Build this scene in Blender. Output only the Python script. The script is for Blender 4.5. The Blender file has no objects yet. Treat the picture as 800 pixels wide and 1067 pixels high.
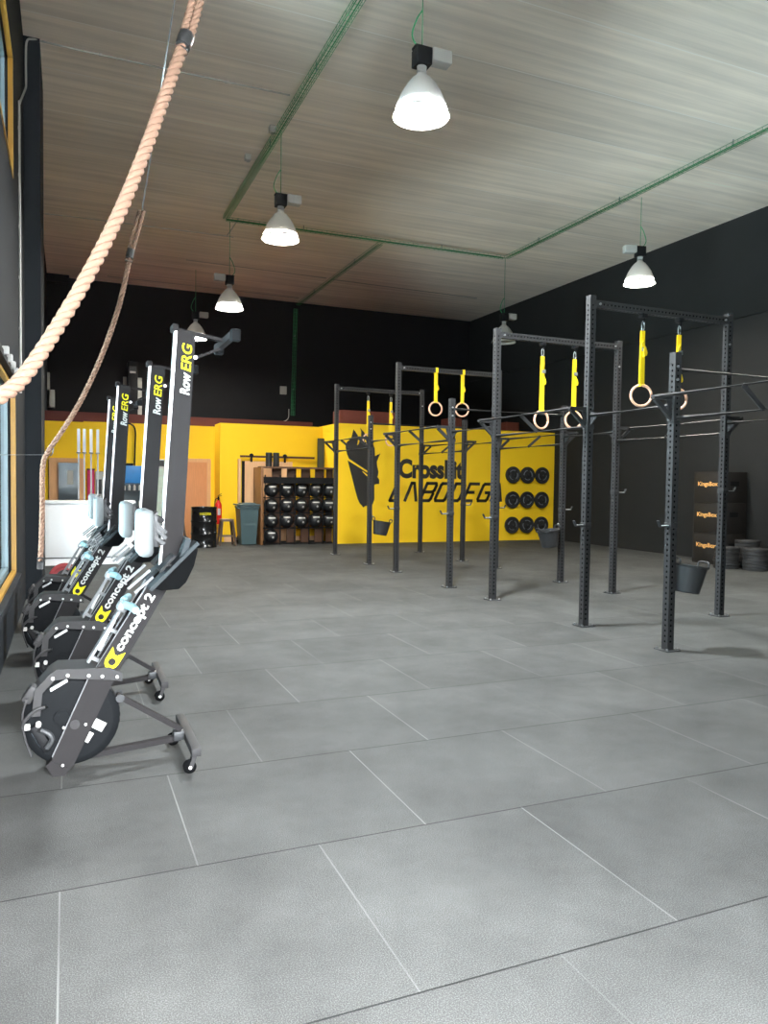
import bpy, bmesh, math, random
from mathutils import Vector, Matrix, Quaternion
random.seed(7)
PI = math.pi
S = bpy.context.scene
COL = S.collection
R = math.radians

# ------------------------------------------------------------------ materials
def lin(c):
    r = []
    for v in c:
        v /= 255.0
        r.append(v / 12.92 if v <= 0.04045 else ((v + 0.055) / 1.055) ** 2.4)
    return (*r, 1.0)

def base_mat(name):
    m = bpy.data.materials.new(name); m.use_nodes = True
    nt = m.node_tree
    b = nt.nodes['Principled BSDF']
    return m, nt, b

def N(nt, t, **kw):
    n = nt.nodes.new(t)
    for k, v in kw.items():
        setattr(n, k, v)
    return n

def math_node(nt, op, a, b=None, c=None):
    n = nt.nodes.new('ShaderNodeMath'); n.operation = op
    for i, v in enumerate((a, b, c)):
        if v is None: continue
        if isinstance(v, (int, float)): n.inputs[i].default_value = v
        else: nt.links.new(v, n.inputs[i])
    return n.outputs[0]

def mix_col(nt, fac, a, b, mode='MIX'):
    n = nt.nodes.new('ShaderNodeMix'); n.data_type = 'RGBA'; n.blend_type = mode
    for s, v in ((n.inputs[0], fac), (n.inputs[6], a), (n.inputs[7], b)):
        if isinstance(v, (int, float)): s.default_value = v
        elif isinstance(v, tuple): s.default_value = v
        else: nt.links.new(v, s)
    return n.outputs[2]

def mat(name, rgb, rough=0.5, metal=0.0, var=0.08, scale=14.0, bump=0.0, spec=0.5, stretch=None, coat=0.0):
    """plain surface with a little procedural variation of its own colour"""
    m, nt, b = base_mat(name)
    tc = N(nt, 'ShaderNodeTexCoord')
    src = tc.outputs['Object']
    if stretch:
        mp = N(nt, 'ShaderNodeMapping'); mp.inputs['Scale'].default_value = stretch
        nt.links.new(src, mp.inputs[0]); src = mp.outputs[0]
    nz = N(nt, 'ShaderNodeTexNoise'); nz.inputs['Scale'].default_value = scale; nz.inputs['Detail'].default_value = 4
    nt.links.new(src, nz.inputs['Vector'])
    c = lin(rgb)
    lo = tuple(v * (1 - var) for v in c[:3]) + (1,)
    hi = tuple(min(1, v * (1 + var)) for v in c[:3]) + (1,)
    nt.links.new(mix_col(nt, nz.outputs['Fac'], lo, hi), b.inputs['Base Color'])
    b.inputs['Roughness'].default_value = rough
    b.inputs['Metallic'].default_value = metal
    b.inputs['Specular IOR Level'].default_value = spec
    if coat: b.inputs['Coat Weight'].default_value = coat
    if bump:
        bp = N(nt, 'ShaderNodeBump'); bp.inputs['Strength'].default_value = bump; bp.inputs['Distance'].default_value = 0.01
        nt.links.new(nz.outputs['Fac'], bp.inputs['Height']); nt.links.new(bp.outputs[0], b.inputs['Normal'])
    return m

def emit(name, rgb, strength):
    m, nt, b = base_mat(name)
    b.inputs['Base Color'].default_value = lin(rgb)
    b.inputs['Emission Color'].default_value = lin(rgb)
    b.inputs['Emission Strength'].default_value = strength
    return m

def rubber_floor():
    m, nt, b = base_mat('rubber_tile_floor')
    tc = N(nt, 'ShaderNodeTexCoord')
    sp = N(nt, 'ShaderNodeSeparateXYZ'); nt.links.new(tc.outputs['Object'], sp.inputs[0])
    x, y = sp.outputs[0], sp.outputs[1]
    v = math_node(nt, 'DIVIDE', math_node(nt, 'SUBTRACT', y, 1.98), 0.994)
    row = math_node(nt, 'FLOOR', v)
    fv = math_node(nt, 'FRACT', v)
    odd = math_node(nt, 'MULTIPLY', math_node(nt, 'FLOORED_MODULO', row, 2.0), 0.5)
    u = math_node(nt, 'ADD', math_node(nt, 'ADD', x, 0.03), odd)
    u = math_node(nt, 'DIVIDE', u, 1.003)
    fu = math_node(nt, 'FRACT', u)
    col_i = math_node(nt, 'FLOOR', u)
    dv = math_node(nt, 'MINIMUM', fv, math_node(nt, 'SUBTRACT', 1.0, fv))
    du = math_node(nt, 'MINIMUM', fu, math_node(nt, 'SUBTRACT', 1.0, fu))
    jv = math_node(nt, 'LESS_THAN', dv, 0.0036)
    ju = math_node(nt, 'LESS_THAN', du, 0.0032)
    # per tile tone
    cv = N(nt, 'ShaderNodeCombineXYZ'); nt.links.new(col_i, cv.inputs[0]); nt.links.new(row, cv.inputs[1])
    wn = N(nt, 'ShaderNodeTexWhiteNoise'); wn.noise_dimensions = '2D'; nt.links.new(cv.outputs[0], wn.inputs['Vector'])
    n1 = N(nt, 'ShaderNodeTexNoise'); n1.inputs['Scale'].default_value = 1.3; n1.inputs['Detail'].default_value = 5; n1.inputs['Roughness'].default_value = .65
    n2 = N(nt, 'ShaderNodeTexNoise'); n2.inputs['Scale'].default_value = 230; n2.inputs['Detail'].default_value = 2
    n3 = N(nt, 'ShaderNodeTexNoise'); n3.inputs['Scale'].default_value = 5.0; n3.inputs['Detail'].default_value = 6
    for n in (n1, n2, n3): nt.links.new(tc.outputs['Object'], n.inputs['Vector'])
    k = math_node(nt, 'MULTIPLY_ADD', n1.outputs['Fac'], 0.95, 0.33)
    k = math_node(nt, 'MULTIPLY', k, math_node(nt, 'MULTIPLY_ADD', wn.outputs['Value'], 0.16, 0.92))
    k = math_node(nt, 'MULTIPLY', k, math_node(nt, 'MULTIPLY_ADD', n3.outputs['Fac'], 0.30, 0.85))
    sp2 = N(nt, 'ShaderNodeMapRange'); sp2.inputs[1].default_value = .42; sp2.inputs[2].default_value = .68
    sp2.inputs[3].default_value = .76; sp2.inputs[4].default_value = 1.5
    nt.links.new(n2.outputs['Fac'], sp2.inputs[0])
    k = math_node(nt, 'MULTIPLY', k, sp2.outputs[0])
    g = lin((79, 80, 79))
    sc = N(nt, 'ShaderNodeVectorMath'); sc.operation = 'SCALE'; sc.inputs[0].default_value = g[:3]; nt.links.new(k, sc.inputs['Scale'])
    joint_light = N(nt, 'ShaderNodeMapRange'); joint_light.inputs[1].default_value = .35; joint_light.inputs[2].default_value = .62; joint_light.inputs[3].default_value = .15; joint_light.inputs[4].default_value = .75
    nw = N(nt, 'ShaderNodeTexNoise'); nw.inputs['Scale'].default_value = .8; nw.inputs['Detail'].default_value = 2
    nt.links.new(tc.outputs['Object'], nw.inputs['Vector']); nt.links.new(nw.outputs['Fac'], joint_light.inputs[0])
    c = mix_col(nt, math_node(nt, 'MULTIPLY', ju, joint_light.outputs[0]), sc.outputs[0], lin((112, 114, 112)))  # lengthwise joints painted pale for the lit side of the gap
    c = mix_col(nt, math_node(nt, 'MULTIPLY', jv, 0.75), c, lin((16, 17, 17)))
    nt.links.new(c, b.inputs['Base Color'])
    b.inputs['Roughness'].default_value = 0.7
    b.inputs['Specular IOR Level'].default_value = 0.08
    bp = N(nt, 'ShaderNodeBump'); bp.inputs['Strength'].default_value = .35; bp.inputs['Distance'].default_value = .004
    hh = math_node(nt, 'SUBTRACT', n2.outputs['Fac'], math_node(nt, 'MULTIPLY', jv, 1.5))
    nt.links.new(hh, bp.inputs['Height']); nt.links.new(bp.outputs[0], b.inputs['Normal'])
    return m

def concrete_ceiling():
    m, nt, b = base_mat('precast_concrete')
    tc = N(nt, 'ShaderNodeTexCoord')
    sp = N(nt, 'ShaderNodeSeparateXYZ'); nt.links.new(tc.outputs['Object'], sp.inputs[0])
    mp = N(nt, 'ShaderNodeMapping'); mp.inputs['Scale'].default_value = (0.12, 3.4, 1)
    nt.links.new(tc.outputs['Object'], mp.inputs[0])
    n1 = N(nt, 'ShaderNodeTexNoise'); n1.inputs['Scale'].default_value = 2.2; n1.inputs['Detail'].default_value = 6; n1.inputs['Roughness'].default_value = .62
    nt.links.new(mp.outputs[0], n1.inputs['Vector'])
    n2 = N(nt, 'ShaderNodeTexNoise'); n2.inputs['Scale'].default_value = 0.55; n2.inputs['Detail'].default_value = 3
    nt.links.new(tc.outputs['Object'], n2.inputs['Vector'])
    v = math_node(nt, 'DIVIDE', math_node(nt, 'SUBTRACT', sp.outputs[1], 7.40), 1.235)
    fv = math_node(nt, 'FRACT', v)
    row = math_node(nt, 'FLOOR', v)
    wn = N(nt, 'ShaderNodeTexWhiteNoise'); wn.noise_dimensions = '1D'; nt.links.new(row, wn.inputs['W'])
    dv = math_node(nt, 'MINIMUM', fv, math_node(nt, 'SUBTRACT', 1.0, fv))
    j = math_node(nt, 'LESS_THAN', dv, 0.008)
    mr = N(nt, 'ShaderNodeMapRange'); mr.inputs[1].default_value = .3; mr.inputs[2].default_value = .7
    mr.inputs[3].default_value = .80; mr.inputs[4].default_value = 1.10
    nt.links.new(n1.outputs['Fac'], mr.inputs[0])
    k = math_node(nt, 'MULTIPLY', mr.outputs[0], math_node(nt, 'MULTIPLY_ADD', n2.outputs['Fac'], .4, .8))
    k = math_node(nt, 'MULTIPLY', k, math_node(nt, 'MULTIPLY_ADD', wn.outputs['Value'], .14, .93))
    sc = N(nt, 'ShaderNodeVectorMath'); sc.operation = 'SCALE'; sc.inputs[0].default_value = lin((243, 231, 216))[:3]; nt.links.new(k, sc.inputs['Scale'])
    c = mix_col(nt, math_node(nt, 'MULTIPLY', j, .7), sc.outputs[0], lin((252, 247, 240)))
    nt.links.new(c, b.inputs['Base Color'])
    b.inputs['Roughness'].default_value = .9
    return m

def wood(name, rgb, scale=(14, 14, 1.2), rough=.5, var=.18):
    return mat(name, rgb, rough, var=var, scale=3.0, stretch=scale)

M = {
 'floor': rubber_floor(), 'ceiling': concrete_ceiling(),
 'black_wall': mat('black_painted_wall', (30, 31, 33), .85, var=.10, scale=3, spec=.2),
 'left_wall': mat('charcoal_painted_wall', (30, 34, 38), .75, var=.1, scale=3, spec=.15),
 'right_wall': mat('dark_grey_painted_wall', (35, 36, 36), .85, var=.12, scale=2, spec=.25),
 'yellow_wall': mat('yellow_painted_wall', (252, 206, 32), .6, var=.05, scale=2, spec=.3),
 'yellow_trim': mat('yellow_painted_metal', (150, 112, 36), .5, var=.05),
 'maroon': mat('maroon_fascia', (84, 34, 32), .7),
 'brown_board': mat('red_brown_board', (128, 66, 52), .7),
 'rig': mat('black_powder_coat', (46, 46, 47), .5, 0.0, spec=.25, var=.10, scale=30),
 'hollow': mat('tube_shade_core', (10, 10, 10), .9, spec=.05),
 'bolt': mat('zinc_bolt', (170, 172, 175), .35, .7),
 'black': mat('black_plastic', (22, 23, 25), .55, spec=.15),
 'rubber': mat('black_rubber', (32, 33, 35), .6, bump=.2, scale=90),
 'dark_steel': mat('dark_steel', (58, 60, 62), .45, .3, spec=.25),
 'erg': mat('grey_anodised_frame', (38, 37, 38), .65, .0, spec=.06, var=.05),
 'erg_mid': mat('grey_painted_arm', (52, 52, 53), .55, .1, spec=.15, var=.05),
 'erg_black': mat('flywheel_black', (20, 22, 24), .65, spec=.06, var=.08),
 'track': mat('polished_track', (206, 208, 210), .3, .4, var=.03),
 'sash': mat('pale_blue_grey_sash', (96, 112, 118), .5),
 'foot_black': mat('matt_black_footrest', (10, 11, 12), .75, spec=.03),
 'guide': mat('satin_guide', (112, 114, 116), .45, .1, spec=.2, var=.04),
 'seat': mat('glare_pale_seat_foam', (100, 106, 108), .65, var=.03),  # dark seat foam painted pale, standing for window glare
 'grip': mat('pale_cyan_grip', (112, 146, 154), .6, var=.04),
 'aluminium': mat('bare_aluminium', (150, 153, 155), .4, .6, var=.05),
 'label': mat('white_print', (186, 187, 184), .6, spec=.1, var=.02),
 'lime': mat('lime_yellow_print', (206, 198, 18), .6, spec=.2, var=.02),
 'pale_lime': mat('pale_lime_print', (232, 232, 130), .5, var=.02),
 'logo_black': mat('black_wall_paint', (34, 32, 30), .6, var=.04),
 'rope': mat('tan_hemp_rope', (112, 90, 77), .9, spec=.1, var=.18, scale=60, bump=.4),
 'tape': mat('black_tape', (34, 36, 38), .5),
 'cable': mat('steel_cable', (150, 156, 160), .35, .8),
 'green': mat('green_wire_mesh', (52, 140, 88), .6, var=.1),
 'conduit': mat('grey_conduit', (186, 184, 178), .5, var=.05),
 'strap': mat('yellow_webbing', (255, 212, 20), .6, var=.06, scale=60),
 'ring': mat('birch_ring', (226, 176, 146), .4, var=.08, stretch=(8, 8, 8)),
 'lamp_metal': None, 'bulb': None, 'bulb_strong': None,
 'gear_grey': mat('gear_box_grey', (176, 176, 172), .5),
 'white': mat('white_laminate', (240, 241, 242), .4, var=.02),
 'wood_door': wood('orange_beech_door', (206, 142, 92)),
 'wood_frame': wood('beech_frame', (216, 166, 116)),
 'beige': wood('beige_panel', (226, 182, 138)),
 'rack_wood': wood('walnut_board', (92, 62, 42)),
 'rack_side': wood('tan_side_board', (122, 84, 48)),
 'bin': mat('dark_teal_plastic', (62, 84, 88), .45, var=.06),
 'drum': mat('gloss_black_drum', (22, 23, 24), .22, var=.05, coat=.3),
 'stool': mat('gunmetal_stool', (128, 112, 104), .35, .6),
 'red': mat('red_enamel', (206, 34, 28), .3),
 'red_rubber': mat('red_rubber', (150, 52, 56), .6),
 'magenta': mat('magenta_panel', (196, 40, 92), .6),
 'blue': mat('blue_panel', (44, 128, 200), .4, var=.15, scale=6),
 'cooler': mat('dark_blue_cooler', (24, 60, 84), .4),
 'glass_dark': mat('dark_glass', (64, 74, 80), .12, var=.25, scale=2),
 'grey_box': mat('pale_grey_metal', (176, 178, 172), .5),
 'plyo': mat('black_stained_plywood', (25, 22, 20), .6, var=.15),
 'orange_print': mat('pale_orange_print', (255, 190, 110), .5, var=.02),
 'ball': mat('black_vinyl', (28, 30, 33), .38, var=.1),
 'tub': mat('grey_black_tub_rubber', (48, 48, 49), .55, var=.06, spec=.3),
 'ring_grey': mat('grey_insert', (120, 128, 138), .4, .3),
}
def lamp_metal():
    m, nt, b = base_mat('spun_aluminium_bell')
    b.inputs['Base Color'].default_value = lin((196, 194, 188))
    tr = N(nt, 'ShaderNodeBsdfTranslucent'); tr.inputs[0].default_value = lin((225, 228, 230))
    ms = N(nt, 'ShaderNodeMixShader'); ms.inputs[0].default_value = .06
    nt.links.new(b.outputs[0], ms.inputs[1]); nt.links.new(tr.outputs[0], ms.inputs[2]); nt.links.new(ms.outputs[0], nt.nodes['Material Output'].inputs[0])
    b.inputs['Metallic'].default_value = .25; b.inputs['Roughness'].default_value = .45
    nz = N(nt, 'ShaderNodeTexNoise'); nz.inputs['Scale'].default_value = 18
    mr = N(nt, 'ShaderNodeMapRange'); mr.inputs[3].default_value = .38; mr.inputs[4].default_value = .52
    nt.links.new(nz.outputs['Fac'], mr.inputs[0]); nt.links.new(mr.outputs[0], b.inputs['Roughness'])
    return m
M['lamp_metal'] = lamp_metal()
M['bulb'] = emit('lamp_lens', (255, 248, 236), 385)
M['bulb_strong'] = emit('lamp_lens_strong', (246, 252, 255), 1400)
def glass_mat():
    m, nt, b = base_mat('window_glass')
    for n in list(nt.nodes):
        if n != nt.nodes.get('Material Output'): nt.nodes.remove(n)
    out = nt.nodes['Material Output']
    t = N(nt, 'ShaderNodeBsdfTransparent'); t.inputs[0].default_value = (.80, .90, .92, 1)
    g = N(nt, 'ShaderNodeBsdfGlossy'); g.inputs['Roughness'].default_value = .05
    # double glazing: four surfaces each reflect the Fresnel share, so it darkens at a grazing look
    fr = N(nt, 'ShaderNodeFresnel'); fr.inputs[0].default_value = 1.5
    k = math_node(nt, 'SUBTRACT', 1.0, math_node(nt, 'POWER', math_node(nt, 'SUBTRACT', 1.0, fr.outputs[0]), 4.0))
    mx = N(nt, 'ShaderNodeMixShader'); nt.links.new(k, mx.inputs[0])
    nt.links.new(t.outputs[0], mx.inputs[1]); nt.links.new(g.outputs[0], mx.inputs[2]); nt.links.new(mx.outputs[0], out.inputs[0])
    return m
M['glass'] = glass_mat()

# ------------------------------------------------------------------ mesh builder
def frame_from(d):
    d = Vector(d).normalized()
    up = Vector((0, 0, 1)) if abs(d.z) < .95 else Vector((0, 1, 0))
    s = d.cross(up).normalized(); u = s.cross(d).normalized()
    return d, s, u

class MB:
    def __init__(self): self.bm = bmesh.new(); self.slot = 0
    def _face(self, vs):
        try: f = self.bm.faces.new(vs); f.material_index = self.slot; return f
        except ValueError: return None
    def box(self, c, s, rot=None, bev=0.0):
        mtx = Matrix.Translation(c) @ (rot.to_4x4() if rot else Matrix.Identity(4)) @ Matrix.Diagonal((*s, 1))
        r = bmesh.ops.create_cube(self.bm, size=1.0, matrix=mtx)
        fs = {f for v in r['verts'] for f in v.link_faces}
        for f in fs: f.material_index = self.slot
        if bev:
            es = list({e for v in r['verts'] for e in v.link_edges})
            q = bmesh.ops.bevel(self.bm, geom=es, offset=bev, segments=2, affect='EDGES', profile=.5)
            for f in q['faces']: f.material_index = self.slot
        return self
    def bx(self, x0, x1, y0, y1, z0, z1, bev=0.0):
        return self.box(((x0+x1)/2, (y0+y1)/2, (z0+z1)/2), (abs(x1-x0), abs(y1-y0), abs(z1-z0)), None, bev)
    def bar(self, p0, p1, w, h, up=None, bev=0.0):
        p0, p1 = Vector(p0), Vector(p1); d = (p1-p0)
        dn, s, u = frame_from(d)
        if up is not None:
            u = Vector(up); u = (u - dn*u.dot(dn)).normalized(); s = dn.cross(u)
        rot = Matrix((s, dn, u)).transposed()
        return self.box((p0+p1)/2, (w, d.length, h), rot, bev)
    def tube(self, pts, r, n=10, cap=True, closed=False):
        pts = [Vector(p) for p in pts]; rings = []
        L = len(pts); prev = None
        rr = r if hasattr(r, '__len__') else [r]*L
        for i, p in enumerate(pts):
            if closed: t = pts[(i+1) % L] - pts[i-1]
            else: t = pts[min(i+1, L-1)] - pts[max(i-1, 0)]
            t.normalize()
            if prev is None:
                _, s, u = frame_from(t)
            else:
                s = prev - t*prev.dot(t)
                if s.length < 1e-6: _, s, u = frame_from(t)
                s.normalize(); u = t.cross(s)
            prev = s
            rings.append([self.bm.verts.new(p + s*math.cos(2*PI*k/n)*rr[i] + u*math.sin(2*PI*k/n)*rr[i]) for k in range(n)])
        for i in range(L if closed else L-1):
            a, b = rings[i], rings[(i+1) % L]
            for k in range(n): self._face((a[k], a[(k+1) % n], b[(k+1) % n], b[k]))
        if cap and not closed: self._face(rings[0][::-1]); self._face(rings[-1])
        return self
    def lathe(self, prof, mtx=None, n=24, cap=False):
        mtx = mtx or Matrix.Identity(4); rings = []
        for r, z in prof:
            if r < 1e-6: rings.append([self.bm.verts.new(mtx @ Vector((0, 0, z)))])
            else: rings.append([self.bm.verts.new(mtx @ Vector((r*math.cos(2*PI*k/n), r*math.sin(2*PI*k/n), z))) for k in range(n)])
        for a, b in zip(rings, rings[1:]):
            for k in range(n):
                k2 = (k+1) % n
                if len(a) == 1 and len(b) == 1: continue
                if len(a) == 1: self._face((a[0], b[k2], b[k]))
                elif len(b) == 1: self._face((a[k], a[k2], b[0]))
                else: self._face((a[k], a[k2], b[k2], b[k]))
        if cap:
            if len(rings[0]) > 1: self._face(rings[0][::-1])
            if len(rings[-1]) > 1: self._face(rings[-1])
        return self
    def cyl(self, p0, p1, r, n=16): return self.tube([p0, p1], r, n)
    def prism(self, poly, fn, d0, d1):
        """poly of (a,b); fn(a,b,d) -> point; extruded from d0 to d1"""
        A = [self.bm.verts.new(fn(a, b, d0)) for a, b in poly]
        B = [self.bm.verts.new(fn(a, b, d1)) for a, b in poly]
        n = len(poly)
        self._face(A[::-1]); self._face(B)
        for i in range(n): self._face((A[i], A[(i+1) % n], B[(i+1) % n], B[i]))
        return self
    def xz(self, poly, y0, y1): return self.prism(poly, lambda a, b, d: Vector((a, d, b)), y0, y1)
    def yz(self, poly, x0, x1): return self.prism(poly, lambda a, b, d: Vector((d, a, b)), x0, x1)
    def build(self, name, m, parent=None, sharp=35, loc=None):
        bmesh.ops.recalc_face_normals(self.bm, faces=self.bm.faces[:])
        me = bpy.data.meshes.new(name); self.bm.to_mesh(me); self.bm.free()
        for mm in (m if isinstance(m, (list, tuple)) else [m]): me.materials.append(mm)
        if sharp:
            me.shade_smooth(); me.set_sharp_from_angle(angle=R(sharp))
        o = bpy.data.objects.new(name, me); COL.objects.link(o)
        if parent: o.parent = parent
        if loc: o.location = loc
        return o

def tag(o, label=None, cat=None, group=None, kind=None):
    if label: o['label'] = label
    if cat: o['category'] = cat
    if group: o['group'] = group
    if kind: o['kind'] = kind
    return o
def empty(name, loc=(0, 0, 0), rz=0, label=None, cat=None, group=None):
    o = bpy.data.objects.new(name, None); COL.objects.link(o); o.empty_display_size = .1
    o.location = loc; o.rotation_euler = (0, 0, rz)
    return tag(o, label, cat, group)
def copy_tree(o, parent=None):
    c = o.copy(); COL.objects.link(c)
    if parent: c.parent = parent
    for ch in list(o.children): copy_tree(ch, c)
    return c
def struct(name, mb, m, label=None, sharp=35):
    o = mb.build(name, m, None, sharp); o['kind'] = 'structure'
    if label: o['label'] = label
    return o
def catmull(P, per=10):
    P = [Vector(p) for p in P]; Q = [P[0]*2-P[1]] + P + [P[-1]*2-P[-2]]; out = []
    for i in range(1, len(Q)-2):
        a, b, c, d = Q[i-1:i+3]
        for k in range(per):
            t = k/per
            out.append(.5*((2*b)+(c-a)*t+(2*a-5*b+4*c-d)*t*t+(3*b-a-3*c+d)*t**3))
    out.append(P[-1]); return out
def resample(P, step):
    out = [P[0]]; acc = 0
    for a, b in zip(P, P[1:]):
        L = (b-a).length; t = step-acc
        while t <= L: out.append(a.lerp(b, t/L)); t += step
        acc = (acc+L) % step if L+acc >= step else acc+L
    return out

def text_mesh(name, s, m, parent, origin, right, up, w, h, bold=0.0, shear=0.0, depth=.0015):
    """printed lettering: fitted into a w x h rectangle whose lower left corner is origin"""
    cu = bpy.data.curves.new(name, 'FONT'); cu.body = s; cu.size = 1; cu.offset = bold; cu.shear = shear; cu.resolution_u = 4
    cu.extrude = .001
    t = bpy.data.objects.new(name, cu); COL.objects.link(t)
    dg = bpy.context.evaluated_depsgraph_get(); dg.update()
    me = bpy.data.meshes.new_from_object(t.evaluated_get(dg))
    bpy.data.objects.remove(t); bpy.data.curves.remove(cu)
    xs = [v.co.x for v in me.vertices]; ys = [v.co.y for v in me.vertices]
    x0, x1, y0, y1 = min(xs), max(xs), min(ys), max(ys)
    right, up = Vector(right).normalized(), Vector(up).normalized(); nrm = right.cross(up)
    o_ = Vector(origin)
    for v in me.vertices:
        v.co = o_ + right*((v.co.x-x0)/(x1-x0)*w) + up*((v.co.y-y0)/(y1-y0)*h) + nrm*(depth if v.co.z > 0 else 0)
    me.name = name; me.materials.clear(); me.materials.append(m)
    for p in me.polygons: p.material_index = 0; p.use_smooth = False
    o = bpy.data.objects.new(name, me); COL.objects.link(o)
    if parent: o.parent = parent
    return o

# ------------------------------------------------------------------ the setting
XL, XR, YB, YF, ZC = -.48, 12.4, 22.3, -.6, 6.92
T = .2
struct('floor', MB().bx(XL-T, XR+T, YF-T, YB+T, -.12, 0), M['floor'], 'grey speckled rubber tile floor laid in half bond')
struct('ceiling', MB().bx(XL-T, XR+T, YF-T, YB+T, ZC, ZC+.2), M['ceiling'], 'streaky precast concrete slab ceiling')
struct('wall_back', MB().bx(XL-T, XR+T, YB, YB+T, 0, ZC), M['black_wall'], 'black painted back wall')
b = MB().bx(XR, XR+T, YF-T, YB, 0, ZC)
b.bx(XR-.12, XR+.02, 9.95, 10.35, 0, ZC)          # shallow pilaster
b.bx(XR-.05, XR+.02, 10.35, YB, 4.9, 5.0)
struct('wall_right', b, M['right_wall'], 'dark grey right wall')
# left wall with two window bands
WY0, WY1, WZ0, WZ1 = .6, 8.36, .57, 2.40
UY0, UY1, UZ0, UZ1 = .6, 8.26, 4.42, 5.58
b = MB()
b.bx(XL-T, XL, YF-T, WY0, 0, ZC).bx(XL-T, XL, WY1, 12.1, 0, ZC).bx(XL-T, XL, 12.1, 13.9, 2.4, ZC).bx(XL-T, XL, 12.1, 13.9, 0, .1).bx(XL-T, XL, 13.9, YB, 0, ZC)
b.bx(XL-T, XL, WY0, WY1, 0, WZ0).bx(XL-T, XL, WY0, WY1, WZ1, UZ0).bx(XL-T, XL, WY0, WY1, UZ1, ZC)
b.bx(XL-T, XL, UY1, WY1, UZ0, UZ1)
struct('wall_left', b, M['left_wall'], 'charcoal left wall with window bands')
# front wall (behind the camera) with an unseen doorway added and sized for daylight
DX0, DX1, DZ = -.4, 1.7, 3.5
b = MB()
b.bx(XL-T, DX0, YF-T, YF, 0, ZC).bx(DX1, XR+T, YF-T, YF, 0, ZC).bx(DX0, DX1, YF-T, YF, DZ, ZC)
struct('wall_front', b, M['left_wall'])
struct('ground', MB().bx(-30, 30, -40, YF-T, -.2, -.02), mat('pale_paving', (205, 204, 200), .9))
struct('added_sky_blocker', MB().bx(-12, -9, -30, 33, -.2, 8.5).bx(-9, XL-T, 30, 33, -.2, 9.5).bx(-9, 6, -33, -30, -.2, 6), mat('sky_blocker_facade', (92, 104, 110), .8, var=.2, scale=1))  # added building outside that holds back low sky at the windows
b = MB().bx(XL, -.295, 10.42, 11.8, 0, ZC)
struct('pillar_left', b, M['left_wall'], 'charcoal pillar beside the window')
struct('trim_1', MB().bx(XL, .065, 22.0, YB, 6.72, ZC), M['black_wall'])

def window(name, y0, y1, z0, z1, mull):
    root = MB()
    f = .028
    root.bx(XL-.035, XL+.01, y0, y1, z0, z0+f).bx(XL-.035, XL+.01, y0, y1, z1-f, z1)
    root.bx(XL-.035, XL+.01, y0, y0+f, z0, z1).bx(XL-.035, XL+.01, y1-f, y1, z0, z1)
    o = struct(name, root, M['yellow_trim'], 'yellow framed window in the left wall')
    a = MB()
    a.bx(XL-.13, XL-.06, y0, y1, z0, z0+.06).bx(XL-.13, XL-.06, y0, y1, z1-.06, z1)
    for m_ in [y0+.03, y1-.05] + mull: a.bx(XL-.13, XL-.06, m_-.03, m_+.03, z0, z1)
    a.build('window_sash', M['sash'], o)
    MB().bx(XL-.10, XL-.09, y0, y1, z0, z1).build('pane', M['glass'], o)
    return o
w1 = window('window_1', WY0, WY1, WZ0, WZ1, [2.5, 4.4, 6.4])
MB().bx(XL-.06, XL+.06, WY0, WY1, WZ0-.04, WZ0).build('window_sill', M['left_wall'], w1)
window('window_2', UY0, UY1, UZ0, UZ1, [2.5, 4.4, 6.4])
window('unseen_added_window', 12.1, 13.9, .1, 2.4, [13.0])  # unseen window, added to bring daylight onto the white counter
# roller blind cassette with bright fixings above the lower window
b = MB().bx(XL, XL+.05, 5.5, 8.30, 2.42, 2.47)
cas = b.build('blind_rail', M['black'])
tag(cas, 'black blind rail with pale brackets above the lower window', 'blind rail')
for yy in (6.3, 6.7, 7.1, 7.5, 7.9): MB().box((XL+.06, yy, 2.47), (.05, .05, .06), None, .008).build('bracket', M['label'], cas)

# rear rooms: yellow partition with the gym's logo, yellow rear walls
PY = 17.4
part = struct('wall_partition', MB().bx(6.075, XR, PY, PY+.12, 0, 2.945), M['yellow_wall'], 'bright yellow partition wall with black lettering')
struct('wall_return', MB().bx(6.075, 6.195, PY+.12, 19.6, 0, 2.945), M['yellow_wall'])
b = MB().bx(3.45, 6.075, 18.6, 18.7, 0, 2.92).bx(3.45, 3.55, 18.7, 19.3, 0, 2.92)
b.bx(XL, -.41, 19.3, 19.4, 0, 2.85).bx(-.41, .36, 19.3, 19.4, 1.95, 2.85).bx(.36, 3.45, 19.3, 19.4, 0, 2.87)
struct('wall_yellow', b, M['yellow_wall'], 'yellow rear wall behind the rack and drum')
struct('trim_2', MB().bx(XL, 6.07, 19.45, 19.6, 2.6, 3.10), M['maroon'], 'dark maroon fascia above the yellow wall')
struct('roof_slab', MB().bx(XL, 6.07, 19.6, YB, 2.6, 2.9).bx(6.2, XR, PY+.12, YB, 2.75, 2.9), M['maroon'])
struct('baseboard_back', MB().bx(3.56, 6.07, 18.58, 18.6, 0, .12).bx(XL, 2.6, 19.28, 19.3, 0, .1), M['beige'])
struct('door_2', MB().bx(6.06, 6.08, 18.45, 18.58, 0, 2.30).bx(5.90, 6.07, 18.43, 18.47, 0, 2.62), mat('dark_door_leaf', (52, 60, 58), .5), 'dark door leaf in the yellow corner')
for (x0, x1, z, yy) in ((6.74, 8.45, 3.50, 19.3), (10.0, 10.32, 3.42, 19.3), (12.05, 12.38, 3.42, 19.3)):
    pass
def top_box(x0, x1, z1, label):
    o = MB().bx(x0, x1, 18.9, 19.5, 2.9, z1, .01).build('storage_crate', M['brown_board'])
    for xx in (x0+.03, x1-.03): MB().bx(xx-.02, xx+.02, 18.885, 18.9, 2.9, z1).build('batten', M['brown_board'], o)
    tag(o, label, 'crate')
top_box(6.66, 8.25, 3.42, 'long red-brown crate on the roof above the horse head logo')
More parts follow.
